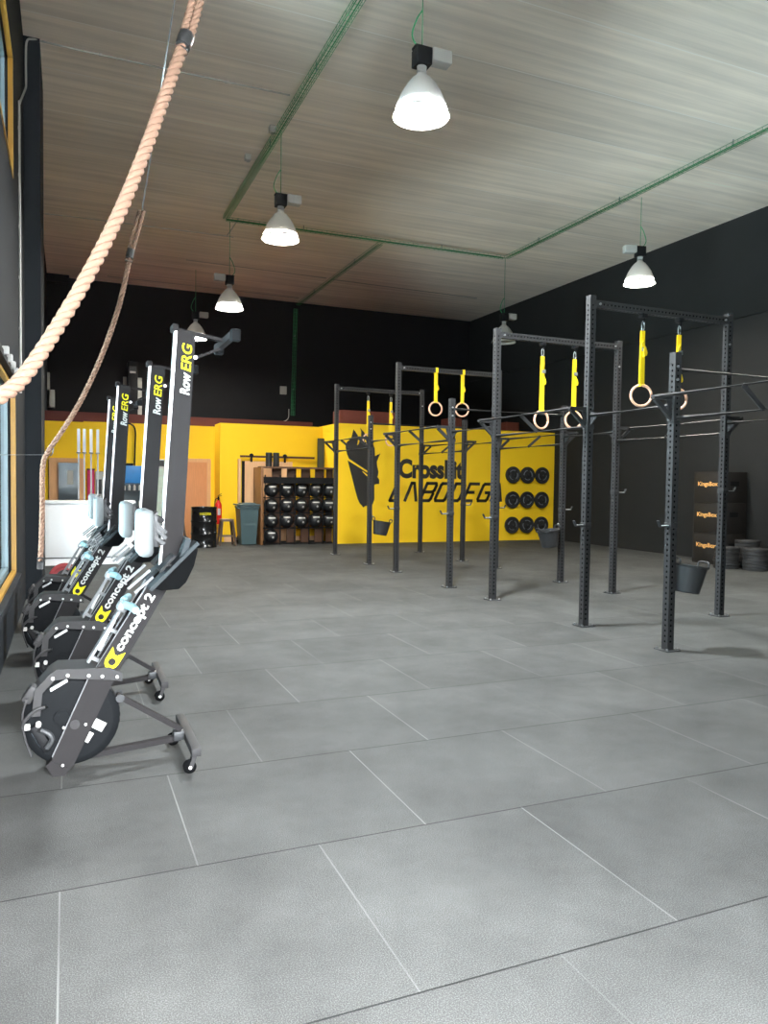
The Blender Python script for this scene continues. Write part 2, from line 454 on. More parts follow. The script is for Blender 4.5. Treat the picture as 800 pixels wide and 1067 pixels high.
top_box(9.95, 10.3, 3.36, 'small red-brown crate on the roof near the middle of the yellow partition')
top_box(11.75, 12.2, 3.32, 'red-brown crate on the roof above the plates hung on the yellow partition')

# ---- painted logo on the partition
HORSE=[(6.279, 2.343), (6.278, 2.409), (6.305, 2.487), (6.421, 2.59), (6.45, 2.701), (6.477, 2.812), (6.532, 2.748), (6.589, 2.673), (6.604, 2.618), (6.68, 2.639), (6.683, 2.754), (6.653, 2.852), (6.75, 2.756), (6.811, 2.67), (6.895, 2.617), (6.98, 2.52), (7.043, 2.366), (7.058, 2.166), (7.118, 2.201), (7.202, 2.237), (7.155, 2.146), (7.108, 2.033), (7.122, 1.899), (7.153, 1.788), (7.144, 1.687), (7.121, 1.664), (7.18, 1.586), (7.181, 1.479), (7.104, 1.473), (7.048, 1.455), (7.054, 1.092), (7.014, 0.979), (6.942, 0.935), (6.81, 0.93), (6.763, 0.885), (6.726, 0.935), (6.666, 0.99), (6.605, 1.112), (6.543, 1.312), (6.444, 1.665), (6.334, 2.048), (6.895, 1.734), (6.902, 1.774), (6.368, 2.087), (6.32, 2.191)]
MB().xz(HORSE, PY-.003, PY-.001).build('horse_head_logo', M['logo_black'], part, 0)
b = MB()
for sl in ([(6.605, 2.563), (6.646, 2.553), (6.616, 2.453), (6.579, 2.423)], [(6.771, 2.575), (6.824, 2.548), (6.896, 2.513), (6.886, 2.406), (6.854, 2.483), (6.789, 2.51)], [(6.715, 1.784), (6.751, 1.776), (6.879, 1.683), (6.848, 1.666)]):
    b.xz(sl, PY-.005, PY-.0032)
b.build('logo_highlights', M['yellow_wall'], part, 0)
text_mesh('club_name_lettering', 'CrossFit', M['logo_black'], part, (7.70, PY-.001, 1.625), (1, 0, 0), (0, 0, 1), 1.86, .50, bold=.05)
GL = {'L': [[(0, 1), (0, 0), (.62, 0)]], 'A': [[(0, 0), (.42, 1), (.62, 1), (.86, 0)]],
      'B': [[(0, 0), (0, 1), (.72, 1), (.8, .88), (.8, .62), (.7, .5), (0, .5)], [(.7, .5), (.8, .4), (.8, .12), (.72, 0), (0, 0)]],
      'O': [[(.08, 0), (0, .1), (0, .9), (.08, 1), (.72, 1), (.8, .9), (.8, .1), (.72, 0), (.08, 0)]],
      'D': [[(0, 0), (0, 1), (.7, 1), (.8, .88), (.8, .12), (.7, 0), (0, 0)]],
      'E': [[(.74, 1), (0, 1), (0, 0), (.74, 0)], [(0, .5), (.6, .5)]],
      'G': [[(.8, 1), (.08, 1), (0, .9), (0, .1), (.08, 0), (.72, 0), (.8, .1), (.8, .48), (.44, .48)]]}
b = MB()
x0 = 7.47
for ch in 'LABODEGA':
    for st in GL[ch]:
        pts = []
        for (u, v) in st:
            sh = .21*v if ch != 'A' else .04*v
            pts.append((x0 + u*.36 + sh, 1.065 + v*.445))
        for (a, c) in zip(pts, pts[1:]):
            d = Vector((c[0]-a[0], c[1]-a[1])); L = d.length; d /= L; n = Vector((-d.y, d.x)); hw = .040
            e = d*.024
            q = [(a[0]-e.x+n.x*hw, a[1]-e.y+n.y*hw), (a[0]-e.x-n.x*hw, a[1]-e.y-n.y*hw), (c[0]+e.x-n.x*hw, c[1]+e.y-n.y*hw), (c[0]+e.x+n.x*hw, c[1]+e.y+n.y*hw)]
            b.xz(q, PY-.003, PY-.001)
    x0 += .418
b.build('club_name_lettering', M['logo_black'], part, 0)

# doors at the back
def back_door(name, x0, x1, y, z, leaf, label):
    f = MB().bx(x0-.09, x0, y-.05, y+.02, 0, z+.09).bx(x1, x1+.09, y-.05, y+.02, 0, z+.09).bx(x0, x1, y-.05, y+.02, z, z+.09)
    o = struct(name, f, M['wood_frame'], label)
    MB().bx(x0, x1, y-.03, y+.0, .005, z).build('door_leaf', leaf, o)
    return o
d1 = back_door('door_1', 2.42, 3.25, 19.29, 1.96, M['wood_door'], 'orange beech door in the yellow rear wall')
b = MB().cyl((2.52, 19.26, 1.03), (2.52, 19.20, 1.03), .012).cyl((2.52, 19.20, 1.03), (2.66, 19.20, 1.03), .011)
b.box((2.52, 19.257, 1.0), (.04, .008, .2)).build('door_handle', M['aluminium'], d1)
d3 = back_door('door_3', -.30, .27, 19.29, 1.90, M['wood_frame'], 'beech framed glazed door at the far left')
MB().bx(-.2, .25, 19.245, 19.262, .2, 1.88).build('door_glass', M['glass_dark'], d3)
MB().bx(-.0, .13, 19.238, 19.244, 1.37, 1.70).build('notice', M['grey_box'], d3)
MB().bx(-.21, -.185, 19.235, 19.262, .2, 1.88).build('glazing_bar', M['rack_side'], d3)
# sliding panel on a rail
sl = empty('sliding_door', (4.5, 18.52, 0), 0, 'beige sliding door hung on a dark rail behind the ball rack', 'door')
MB().bx(-.46, .75, -.03, .0, .02, 2.0).build('door_panel', M['beige'], sl)
MB().bx(-.58, 1.33, -.05, -.02, 2.09, 2.14).build('rail', mat('dark_brown_rail', (70, 36, 24), .5), sl)
MB().bx(-.52, -.44, -.02, .05, .02, 2.0).build('dark_gap_strip', M['black'], sl)  # black strip painted in for the dark gap at the panel edge
MB().bx(-.62, -.56, -.04, .05, 0, 2.05).build('door_jamb', M['beige'], sl)
for xx in (-.3, .55): MB().cyl((xx, -.06, 2.14), (xx, -.02, 2.14), .05).box((xx, -.045, 2.06), (.05, .012, .16)).build('roller_hanger', M['black'], sl)

# ------------------------------------------------------------------ rig
RX0, RX1 = 5.15, 7.11
ROWS = [('T', 6.63), ('T', 8.53), ('T', 11.69), ('T', 14.85), ('L', 5.39), ('L', 9.75), ('L', 12.93), ('L', 3.45)]
def perf(mb, L, size=.075, pitch=.05, r=.0135, z0=.0, margin=.06):
    """hollow square section along z with a row of punched holes in each face"""
    h = size/2; bm = mb.bm
    n = int((L-2*margin)/pitch)
    zs = [0.0] + [margin+i*pitch for i in range(n+1)] + [L]
    for k in range(4):
        rot = Matrix.Rotation(k*PI/2, 3, 'Z')
        def pt(a, z, d=0): return rot @ Vector((a, -h+d, z+z0))
        rows = [(bm.verts.new(pt(-h, z)), bm.verts.new(pt(h, z))) for z in zs]
        for i in range(len(zs)-1):
            (c0, c1), (c3, c2) = rows[i], rows[i+1]
            if i in (0, len(zs)-2): mb._face((c0, c1, c2, c3)); continue
            zc = (zs[i]+zs[i+1])/2
            H = []; I = []
            for q in range(8):
                an = R(22.5+45*q); H.append(bm.verts.new(pt(r*math.cos(an), zc+r*math.sin(an)))); I.append(bm.verts.new(pt(r*math.cos(an), zc+r*math.sin(an), .006)))
            mb._face((c0, c1, H[6], H[5])); mb._face((c1, H[7], H[6])); mb._face((c1, c2, H[0], H[7])); mb._face((c2, H[1], H[0]))
            mb._face((c2, c3, H[2], H[1])); mb._face((c3, H[3], H[2])); mb._face((c3, c0, H[4], H[3])); mb._face((c0, H[5], H[4]))
            for q in range(8): mb._face((H[q], H[(q+1) % 8], I[(q+1) % 8], I[q]))
    mb.slot = 1; mb.bx(-h+.007, h-.007, -h+.007, h-.007, z0+.004, z0+L-.004); mb.slot = 0  # black core added as the shade inside the tube
    for z in (z0, z0+L):
        mb._face([bm.verts.new((sx*h, sy*h, z)) for sx, sy in ((-1, -1), (1, -1), (1, 1), (-1, 1))])
    return mb
def open_mesh(mb, name, m):
    me = bpy.data.meshes.new(name); mb.bm.to_mesh(me); mb.bm.free(); me.materials.append(m); me.materials.append(M['hollow']); return me
tall_me = open_mesh(perf(MB(), 3.54), 'upright', M['rig'])
low_me = open_mesh(perf(MB(), 2.75), 'upright', M['rig'])
beam_me = open_mesh(perf(MB(), RX1-RX0-.075, margin=.03), 'crossbeam', M['rig'])
b = MB().box((0, 0, .005), (.17, .17, .01), None, .002)
plate_o = b.build('base_plate', M['dark_steel'])
pme = plate_o.data
bolt_o = MB().cyl((0, 0, .008), (0, 0, .026), .011, 6).build('anchor_bolt', M['bolt']); bme = bolt_o.data
bpy.data.objects.remove(plate_o); bpy.data.objects.remove(bolt_o)
rig = empty('pull_up_rig', (RX0, 3.45, 0), 0, 'long black steel pull-up rig of perforated uprights and bars, bolted to the floor', 'rig')
def rchild(name, me, loc, rot=(0, 0, 0), parent=None):
    o = bpy.data.objects.new(name, me); COL.objects.link(o); o.parent = parent or rig
    o.location = Vector(loc) - (Vector((RX0, 3.45, 0)) if parent is None else Vector()); o.rotation_euler = rot; return o
for k, yy in ROWS:
    for xx in (RX0, RX1):
        if k == 'L' and yy < 4 : continue
        p = rchild('upright', tall_me if k == 'T' else low_me, (xx, yy, 0))
        rchild('base_plate', pme, (0, 0, 0), parent=p)
        for sx in (-1, 1):
            for sy in (-1, 1): rchild('anchor_bolt', bme, (sx*.065, sy*.065, 0), parent=p)
def rbuild(mb, name, m=M['rig']):
    o = mb.build(name, m, rig); o.location = (-RX0, -3.45, 0); return o
# bay out of the picture towards the camera still carries its bars: plain posts
for xx in (RX0, RX1):
    p = rchild('upright', low_me, (xx, 3.45, 0)); rchild('base_plate', pme, (0, 0, 0), parent=p)
for k, yy in ROWS:
    if k == 'T':
        rchild('crossbeam', beam_me, (RX0+.0375, yy, 3.455), (0, PI/2, 0))
        b = MB()
        for xx, sg in ((RX0, 1), (RX1, -1)):
            b.cyl((xx+sg*.085, yy-.05, 3.455), (xx+sg*.085, yy-.036, 3.455), .014, 6)
        for xx in (RX1,): b.cyl((xx-.012, yy-.05, 3.18), (xx-.012, yy-.036, 3.18), .014, 6)
        rbuild(b, 'bolt', M['bolt'])
    elif yy > 4:
        rbuild(MB().cyl((RX0, yy, 2.60), (RX1, yy, 2.60), .020, 12), 'lateral_bar')
        b = MB()
        for zz in (2.50, 2.62): b.cyl((RX0-.012, yy-.05, zz), (RX0-.012, yy-.036, zz), .014, 6)
        rbuild(b, 'bolt', M['bolt'])
FB = .235; FZ, PZ = 2.335, 2.15
for (ya, yb) in ((3.45, 5.39), (6.63, 8.53), (9.75, 11.69), (12.93, 14.85)):
    for xx, sg in ((RX0, -1), (RX1, 1)):
        rbuild(MB().cyl((xx+sg*FB, ya-.03, FZ), (xx+sg*FB, yb+.03, FZ), .0215, 12), 'flying_bar')
        rbuild(MB().cyl((xx, ya+.03, PZ), (xx, yb-.03, PZ), .0205, 12), 'pull_up_bar')
        for yy in (ya, yb):
            b = MB()
            b.bar((xx+sg*.03, yy, FZ), (xx+sg*(FB+.02), yy, FZ), .03, .04)
            b.bar((xx+sg*.036, yy, PZ), (xx+sg*(FB-.01), yy, FZ-.02), .03, .04)
            b.xz([(xx+sg*.0375, FZ+.03), (xx+sg*.10, FZ), (xx+sg*.0375, PZ-.05)], yy-.006, yy+.006)
            b.box((xx, yy, PZ), (.088, .088, .05))
            rbuild(b, 'bar_bracket')
        ym = (ya+yb)/2
        rbuild(MB().bar((xx, ym, PZ), (xx+sg*FB, ym, FZ), .012, .04), 'bar_brace')
for (ya, yb) in ((5.39, 6.63), (8.53, 9.75), (11.69, 12.93)):
    for xx, sg in ((RX0, -1), (RX1, 1)):
        rbuild(MB().cyl((xx, ya+.03, 2.27), (xx, yb-.03, 2.27), .0205, 12), 'pull_up_bar')
        b = MB()
        for yy, s2 in ((ya, 1), (yb, -1)):
            b.yz([(yy+s2*.0375, 2.31), (yy+s2*.16, 2.28), (yy+s2*.16, 2.26), (yy+s2*.0375, 2.16)], xx-.005, xx+.005)
        rbuild(b, 'bar_bracket')

# J hooks
def j_hook(x, y, z, sg, label):
    o = empty('j_hook', (x, y, z), 0, label, 'hook', 'J hooks on the rig uprights')
    MB().box((0, 0, 0), (.086, .086, .05), None, .004).build('sleeve', M['rig'], o)
    MB().bar((sg*.04, -.02, -.01), (sg*.15, -.02, -.01), .03, .012).bar((sg*.145, -.02, -.012), (sg*.175, -.02, .045), .03, .012).build('hook_arm', M['dark_steel'], o)
    MB().box((sg*.10, -.02, 0.0), (.08, .03, .008)).build('pad', M['gear_grey'], o)
for x, y, z, sg, l in [
 (RX0, 5.39, 1.165, -1, 'J hook on the nearest low upright, above the hanging tub'),
 (RX0, 6.63, 1.10, -1, 'J hook on the left upright of the nearest ring bay'),
 (RX0, 8.53, 1.085, -1, 'J hook on the left upright of the second ring bay'),
 (RX0, 9.75, 1.085, -1, 'J hook on the low upright in front of the lettering'),
 (RX0, 11.69, 1.085, -1, 'J hook on the left upright of the third ring bay'),
 (RX1, 12.93, 1.11, 1, 'J hook on the right-hand low upright farthest away'),
 (RX1, 11.69, 1.10, 1, 'J hook on the right upright of the third ring bay, left of the wall plates'),
 (RX1, 9.75, 1.14, 1, 'J hook on the right-hand low upright with the tub'),
 (RX1, 8.53, 1.43, 1, 'J hook on the right upright of the second ring bay'),
 (RX1, 6.63, 1.48, 1, 'J hook on the right upright of the nearest ring bay, before the plyo boxes')]:
    j_hook(x, y, z, sg, l)

# gymnastic rings
def gym_ring(x, y, zr, carab, rz, label, tail):
    o = empty('gymnastic_ring', (x, y, zr), 0, label, 'rings', 'gymnastic rings on yellow straps')
    rr = .115
    pts = [(rr*math.cos(2*PI*k/36)*math.cos(rz), rr*math.cos(2*PI*k/36)*math.sin(rz), rr*math.sin(2*PI*k/36)) for k in range(36)]
    MB().tube(pts, .0145, 10, closed=True).build('ring', M['ring'], o)
    top = 3.418 - zr
    st = top
    if carab:
        MB().box((0, 0, top-.02), (.07, .07, .05), None, .006).cyl((0, -.02, top-.05), (0, -.02, top-.09), .012).build('beam_bracket', M['black'], o)
        cp = [(.018*math.cos(a), 0, top-.135+.055*math.sin(a)) for a in [2*PI*k/20 for k in range(20)]]
        MB().tube(cp, .006, 6, closed=True).build('carabiner', M['aluminium'], o)
        st = top-.185
    w0, w1 = (.026, .034) if carab else (.030, .028)
    b = MB()
    if not carab:
        b.box((0, 0, top+.037), (.046, .092, .09)); st = top+.0
    # two hanging layers of webbing that join round the ring
    for sy in (-1, 1):
        b.prism([(-w0, st), (w0, st), (w1, rr), (-w1, rr)], lambda a, z, d: Vector((a, d, z)), sy*.008-.0018, sy*.008+.0018)
    b.tube([(-.032, 0, rr), (.032, 0, rr)], .021, 12)
    b.build('strap', M['strap'], o)
    zb = st - (.20 if carab else .25)
    s2 = MB().box((.012, -.016, zb), (.055, .014, .05), None, .004).build('buckle', M['aluminium'] if carab else M['strap'], o)
    q = MB()
    pz = zb - tail
    q.prism([(.0, pz+.09), (.03, pz+.05), (.048, pz), (.04, pz-.03), (.0, pz-.05)], lambda a, z, d: Vector((a, d, z)), -.03, -.012)
    q.prism([(-.03, zb+.05), (.0, zb+.09), (.0, zb+.02), (-.032, zb+.02)], lambda a, z, d: Vector((a, d, z)), -.03, -.012)
    q.build('folded_tail', M['strap'], o)
XA, XB = 5.855, 6.375
gym_ring(XA, 6.63, 2.523, True, -.35, 'left wooden ring on a yellow strap in the nearest ring bay', .04)
gym_ring(XB, 6.63, 2.513, True, -.2, 'right wooden ring on a yellow strap in the nearest ring bay, partly behind a post', .30)
gym_ring(XA, 8.53, 2.39, True, .08, 'left wooden ring on a long yellow strap in the second ring bay', .14)
gym_ring(XB, 8.53, 2.41, True, -.25, 'right wooden ring on a long yellow strap in the second ring bay', .12)
gym_ring(XA, 11.69, 2.80, False, -.1, 'left wooden ring on a short yellow strap looped over the third beam', .02)
gym_ring(XB, 11.69, 2.81, False, -.2, 'right wooden ring on a short yellow strap looped over the third beam', .02)
gym_ring(XA, 14.85, 2.42, True, .2, 'left yellow strapped ring in the farthest ring bay, before the horse head', .12)
gym_ring(XB, 14.85, 2.42, True, .1, 'right yellow strapped ring in the farthest ring bay, beside the horse head', .12)

# flexible tubs hung on the posts
def tub(x, y, z, rz, label, off):
    o = empty('rubber_tub', (x, y, z), rz, label, 'tub', 'black rubber tubs hung on the rig')
    o.rotation_euler = (0, R(9), rz)
    prof = [(.0, -.26), (.115, -.26), (.125, -.25), (.165, -.02), (.178, -.012), (.18, 0), (.168, .0), (.155, -.03), (.118, -.24), (.0, -.245)]
    b = MB().lathe(prof, Matrix.Translation((0, 0, 0)), 32).build('tub_body', M['tub'], o)
    for s in (-1, 1):
        pts = [(.172*s, -.06, -.01), (.18*s, -.055, .045), (.18*s, .055, .045), (.172*s, .06, -.01)]
        MB().tube(catmull(pts, 6), .009, 8).build('tub_handle', M['tub'], o)
    MB().tube(catmull([(-.18, 0, .045), (-.19, 0, .07), (-.205, 0, .07), (-.215, 0, .03)], 5), .005, 6).build('hanging_hook', M['bolt'], o)
tub(RX0+.235, 5.39, .79, 0, 'black rubber tub hung on the nearest low upright', 0)
tub(RX0+.25, 12.93, .80, 0, 'black rubber tub hung on a far upright before the horse head logo', 0)
tub(RX1-.25, 9.75, .82, PI, 'black rubber tub hung on the right-hand low upright below the wall plates', 0)

# ------------------------------------------------------------------ rowing machines
def make_rower():
    o = empty('rowing_machine', (0, 0, 0))
    dx, dz = .515, .857                                       # along the upper main frame
    nx, nz = -dz, dx                                          # towards the window side
    def fp(t, s, y): return Vector((.163+dx*t+nx*s, y, .485+dz*t+nz*s))
    def fq(t0, t1, s0, s1): return [tuple(fp(t, s, 0).xz) for t, s in ((t0, s0), (t1, s0), (t1, s1), (t0, s1))]
    # main frame : two cheek plates round the flywheel, closed box above it
    b = MB()
    for sy in (-1, 1):
        b.xz([(-.076, .09), (.098, .485), (.392, .962), (.496, .948), (.228, .484), (.03, .055), (.0, .02), (-.02, .004), (-.062, .004), (-.085, .04)], sy*.085-.01, sy*.085+.01)
    b.xz(fq(.0, .54, -.050, -.038), -.075, .075)
    b.xz(fq(.0, .54, .02, .032), -.075, .075)
    b.xz([(-.05, .02), (.0, .03), (.05, .14), (.0, .16)], -.075, .075)
    b.xz([(-.105, .06), (-.08, .085), (.005, .035), (-.015, .001), (-.07, .001)], -.10, .10)
    fr = b.build('main_frame', M['erg'], o)
    b = MB()
    for yy in (-.082, .082):  # pale strips here paint the light caught by the cheek edges
        b.xz(fq(.01, .54, .049, .056), yy-.008, yy+.008)
        b.bar((-.074, yy, .10), (.098, yy, .49), .014, .006, up=(-.9, 0, .4))
    b.xz(fq(.03, .40, .088, .102), -.03, .03)
    for t in (.05, .22, .38): b.xz(fq(t, t+.02, .03, .09), -.012, .012)
    b.build('chain_guide_lit_edges', M['guide'], o)
    # lettering on the side of the frame (faces the camera)
    rt, up = Vector((dx, 0, dz)), Vector((nx, 0, nz))
    text_mesh('maker_lettering', 'concept 2', M['label'], fr, fp(.165, -.030, -.0955), rt, up, .335, .066, bold=.03, depth=-.0015)
    q = MB()
    yy0, yy1 = -.0975, -.0955
    pl = []
    for k in range(17): a = R(90+180*k/16); pl.append((.046*math.cos(a), .036*math.sin(a)))
    pl += [(.066, -.036), (.034, -.008), (.034, .008), (.066, .036)]
    pts = [tuple(fp(.105+a, .002+s_, 0).xz) for a, s_ in pl]
    q.xz(pts, yy0, yy1).build('maker_mark', M['lime'], fr, 0)
    q = MB(); c = fp(.10, .002, -.098); q.cyl(c, c+Vector((0, -.001, 0)), .019, 16); q.build('maker_mark_centre', M['erg'], fr, 0)
    # flywheel housing
    C0 = Vector((.02, 0, .272)); mt = Matrix.Translation(C0) @ Matrix.Rotation(PI/2, 4, 'X')
    b = MB().lathe([(0, -.066), (.04, -.066), (.198, -.066), (.20, -.0655), (.222, -.058), (.2235, -.056), (.235, -.045), (.235, -.04), (.235, .04), (.235, .045), (.222, .058), (.20, .0655), (.198, .066), (.04, .066), (0, .066)], mt, 48)
    fw = b.build('flywheel_housing', M['erg_black'], o)
    b = MB()
    for k in range(40):
        a = 2*PI*k/40
        for yy in (-.02, .02): b.box(C0+Vector((.2345*math.cos(a), yy, .2345*math.sin(a))), (.006, .026, .02), Matrix.Rotation(-a, 3, 'Y'))
    b.build('air_vents', M['black'], fw)
    for (px, pz, w, h) in ((.098, .178, .03, .055), (.15, .235, .06, .05)):
        bb = MB().box((px, -.0675, pz), (w, .002, h), Matrix.Rotation(R(32), 3, 'Y')).build('warning_label', M['gear_grey'], fw, 0)
    MB().cyl((.033, -.094, .263), (.033, -.112, .263), .024, 20).cyl((.033, -.112, .263), (.033, -.118, .263), .015, 16).build('axle_cap', M['erg_mid'], o)
    MB().cyl((-.03, -.066, .30), (-.03, -.09, .30), .036, 20).cyl((-.02, -.085, .31), (-.02, -.095, .31), .024, 16).build('sprocket_cover', M['erg_black'], o)
    b = MB()
    for (x, z) in ((-.025, .055), (.085, .255), (-.02, .25)): b.cyl((x, -.096, z), (x, -.101, z), .007, 10)
    b.build('frame_bolt', M['label'], o)
    # monitor arm
    arm = [(.262, .468), (.262, .515), (.20, .545), (-.05, .555), (-.083, .535), (-.155, .455), (-.168, .325), (-.128, .325), (-.118, .44), (-.062, .50), (.0, .505), (.20, .48)]
    b = MB()
    for sy in (-1, 1): b.xz(arm, sy*.105-.006, sy*.105+.006)
    b.xz([(.20, .545), (-.05, .555), (-.083, .535), (-.155, .455), (-.150, .45), (-.08, .528), (-.05, .547), (.20, .538)], -.1, .1)
    ar = b.build('monitor_arm', M['erg_mid'], o)
    for (x, z) in ((.238, .494), (.165, .503), (.10, .512), (.0, .522), (-.07, .512)):
        MB().cyl((x, -.111, z), (x, -.117, z), .0085, 12).build('arm_bolt', M['label'], ar)
    MB().xz([(-.085, .455), (-.005, .50), (-.0, .485), (-.08, .44)], -.095, -.072).build('arm_gusset', M['track'], ar)
    # performance monitor folded at the end of the arm
    mo = MB().box((-.125, 0, .205), (.05, .20, .15), Matrix.Rotation(R(-28), 3, 'Y'), .012).box((-.165, 0, .30), (.06, .08, .10), None, .01).build('monitor', M['black'], o)
    MB().box((-.151, 0, .192), (.004, .14, .09), Matrix.Rotation(R(-28), 3, 'Y')).build('screen', M['glass_dark'], mo)
    MB().tube(catmull([(-.135, -.105, .255), (-.09, -.12, .235), (-.075, -.12, .20), (-.10, -.12, .16)], 5), .014, 8).build('monitor_hinge', M['dark_steel'], mo)
    MB().cyl((-.137, -.10, .285), (-.137, -.125, .285), .013, 12).box((-.19, -.09, .27), (.03, .03, .03), None, .005).build('hinge_bolt', M['gear_grey'], mo)
    MB().tube(catmull([(-.095, -.115, .372), (-.15, -.12, .36), (-.20, -.12, .31), (-.21, -.11, .27)], 5), .009, 8).tube(catmull([(-.19, -.1, .42), (-.21, -.1, .33), (-.2, -.1, .22), (-.17, -.1, .12)], 6), .006, 6).build('monitor_cable', M['erg_mid'], mo)
    MB().box((-.175, -.05, .43), (.05, .09, .09), Matrix.Rotation(R(35), 3, 'Y'), .012).build('battery_cover', M['erg_mid'], mo)
    # front leg with casters
    b = MB().bar((.24, 0, .37), (.58, 0, .145), .04, .026).bar((.05, 0, .055), (.575, 0, .10), .04, .03)
    lg = b.build('front_leg', M['erg'], o)
    MB().bar((.615, -.315, .112), (.615, .315, .112), .05, .045, bev=.006).build('foot_bar', M['erg_mid'], lg)
    for yy, cx_, cz_ in ((-.28, 0, 0), (.12, -.035, .02)):
        MB().cyl((.585+cx_, yy-.016, .033+cz_), (.585+cx_, yy+.016, .033+cz_), .033, 20).build('caster_wheel', M['foot_black'], lg)
        MB().cyl((.585+cx_, yy-.0235, .033+cz_), (.585+cx_, yy-.026, .033+cz_), .009, 12).build('wheel_hub', M['gear_grey'], lg)
        if cx_:
            MB().bar((.55, yy+.02, .053), (.612, yy+.02, .11), .004, .022).build('caster_fork', M['erg_mid'], lg); continue
        MB().cyl((.585, yy-.02, .033), (.585, yy+.02, .033), .010, 12).bar((.588, yy-.021, .03), (.612, yy-.021, .10), .004, .022).bar((.588, yy+.021, .03), (.612, yy+.021, .10), .004, .022).build('caster_fork', M['erg_mid'], lg)
    MB().box((.565, 0, .115), (.06, .07, .05), None, .008).build('leg_bracket', M['dark_steel'], lg)
    MB().cyl((.256, -.05, .36), (.256, .05, .36), .022, 14).build('leg_pivot', M['dark_steel'], lg)
    # foot stretchers, one either side
    for sy in (-1, 1):
        y0, y1 = (sy*.10, sy*.225)
        b = MB().xz([(.403, .968), (.624, 1.186), (.632, 1.16), (.612, 1.075), (.572, .992), (.535, .957), (.45, .952)], min(y0, y1), max(y0, y1))
        ft = b.build('footrest', M['foot_black'], o)
        b = MB().xz([(.385, .962), (.628, 1.203), (.64, 1.19), (.40, .95)], min(y0, y1)-.006, max(y0, y1)+.006)
        b.xz([(.54, 1.12), (.575, 1.22), (.60, 1.215), (.585, 1.15)], min(y0, y1)+.02, max(y0, y1)-.02)
        b.build('foot_board', mat('grey_foot_board', (48, 53, 56), .6, spec=.1) if 'foot_board' not in bpy.data.objects else bpy.data.objects['foot_board'].data.materials[0], ft)
        MB().bar((.44, sy*.16, 1.05), (.515, sy*.16, 1.13), .15, .012).bar((.47, sy*.16, 1.08), (.535, sy*.16, 1.075), .05, .01).build('foot_strap', M['black'], ft)
    for k, yy in enumerate((-.13, .13)):
        MB().bar((.29, yy, .955), (.40, yy, 1.05), .02, .012).build('strap_end', M['guide'], o)
        MB().bar((.325, yy+.03, .93), (.42, yy+.03, 1.01), .02, .012).build('strap_end', M['guide'], o)
    # monorail
    def mr(z): return .502 + (z-1.475)*.056
    b = MB().xz([(mr(2.33)+.0, 2.335), (mr(2.33)+.095, 2.325), (mr(1.0)+.095, 1.0), (mr(1.0)-.01, 1.0)], -.04, .04)
    ml = b.build('monorail', M['erg'], o)
    b = MB().xz([(mr(2.33)-.013, 2.335), (mr(2.33)+.0, 2.335), (mr(1.06)-.006, 1.06), (mr(1.06)-.02, 1.06)], -.032, .032)
    b.build('seat_track', M['track'], ml)
    u2 = Vector((.056, 0, 1)).normalized(); l2 = Vector((-1, 0, .056)).normalized()
    def mp(z, s): return Vector((mr(z)+.05, -.0415, z)) - l2*0 + Vector((-s, 0, 0))
    text_mesh('model_lettering', 'Row', M['label'], ml, mp(1.985, -.032), u2, l2, .122, .052, bold=.035, shear=.2, depth=-.0015)
    text_mesh('model_lettering', 'ERG', M['lime'], ml, mp(2.112, -.032), u2, l2, .150, .054, bold=.015, shear=.2, depth=-.0015)
    b = MB().box((mr(2.3)-.01, 0, 2.345), (.035, .10, .035), None, .006)
    b.build('end_stop', M['erg'], ml)
    # seat on its carriage
    z0, z1, sx0, sx1 = 1.118, 1.368, .343, .420
    b = MB()
    nseg = 10
    b.box(((sx0+sx1)/2, 0, (z0+z1)/2), (sx1-sx0, .30, z1-z0), Matrix.Rotation(R(1), 3, 'Y'), .026)
    st = b.build('seat', M['seat'], o, 60)
    b = MB().box((.437, 0, 1.25), (.03, .13, .17), None, .004).xz([(.42, 1.33), (.445, 1.355), (.452, 1.35), (.43, 1.32)], -.06, .06)
    b.bar((.43, -.07, 1.30), (.49, -.07, 1.24), .006, .02).bar((.43, -.07, 1.27), (.49, -.07, 1.21), .006, .02).bar((.43, -.07, 1.22), (.48, -.07, 1.18), .006, .02)
    b.build('seat_carriage', M['dark_steel'], st)
    for zz in (1.19, 1.31):
        for yy in (-.055, .055): MB().cyl((.462, yy-.012, zz), (.462, yy+.012, zz), .018, 14).build('seat_roller', M['black'], st)
    # handle hooked over the frame
    hx, hz = .315, .865
    b = MB()
    for sy in (-1, 1):
        b.tube([(hx-.035, sy*.045, hz+.0), (hx-.03, sy*.09, hz+.0), (hx-.005, sy*.17, hz-.0), (hx+.005, sy*.245, hz-.005)], [.018, .021, .021, .019], 12)
    hd = b.build('handle_grip', M['grip'], o)
    MB().box((hx-.045, 0, hz-.02), (.05, .10, .05), Matrix.Rotation(R(30), 3, 'Y'), .012).bar((hx-.055, 0, hz-.03), (hx-.16, 0, hz-.25), .014, .014).build('handle_yoke', M['aluminium'], hd)
    # rear leg at the top
    tx = mr(2.33)+.095
    b = MB().bar((mr(2.33)+.0, 0, 2.338), (tx+.165, 0, 2.300), .034, .018).bar((tx-.004, 0, 2.19), (tx+.14, 0, 2.255), .030, .014)
    rl = b.build('rear_leg', M['erg'], o)
    MB().bar((tx+.165, -.235, 2.295), (tx+.165, .235, 2.295), .035, .035).build('rear_foot_bar', M['erg'], rl)
    for yy in (-.235, .235): MB().box((tx+.175, yy, 2.292), (.05, .05, .062), None, .008).build('rubber_foot', M['erg_black'], rl)
    MB().cyl((tx-.002, -.045, 2.19), (tx-.002, -.055, 2.19), .011, 10).build('leg_bolt', M['bolt'], rl)
    return o
rw = make_rower()
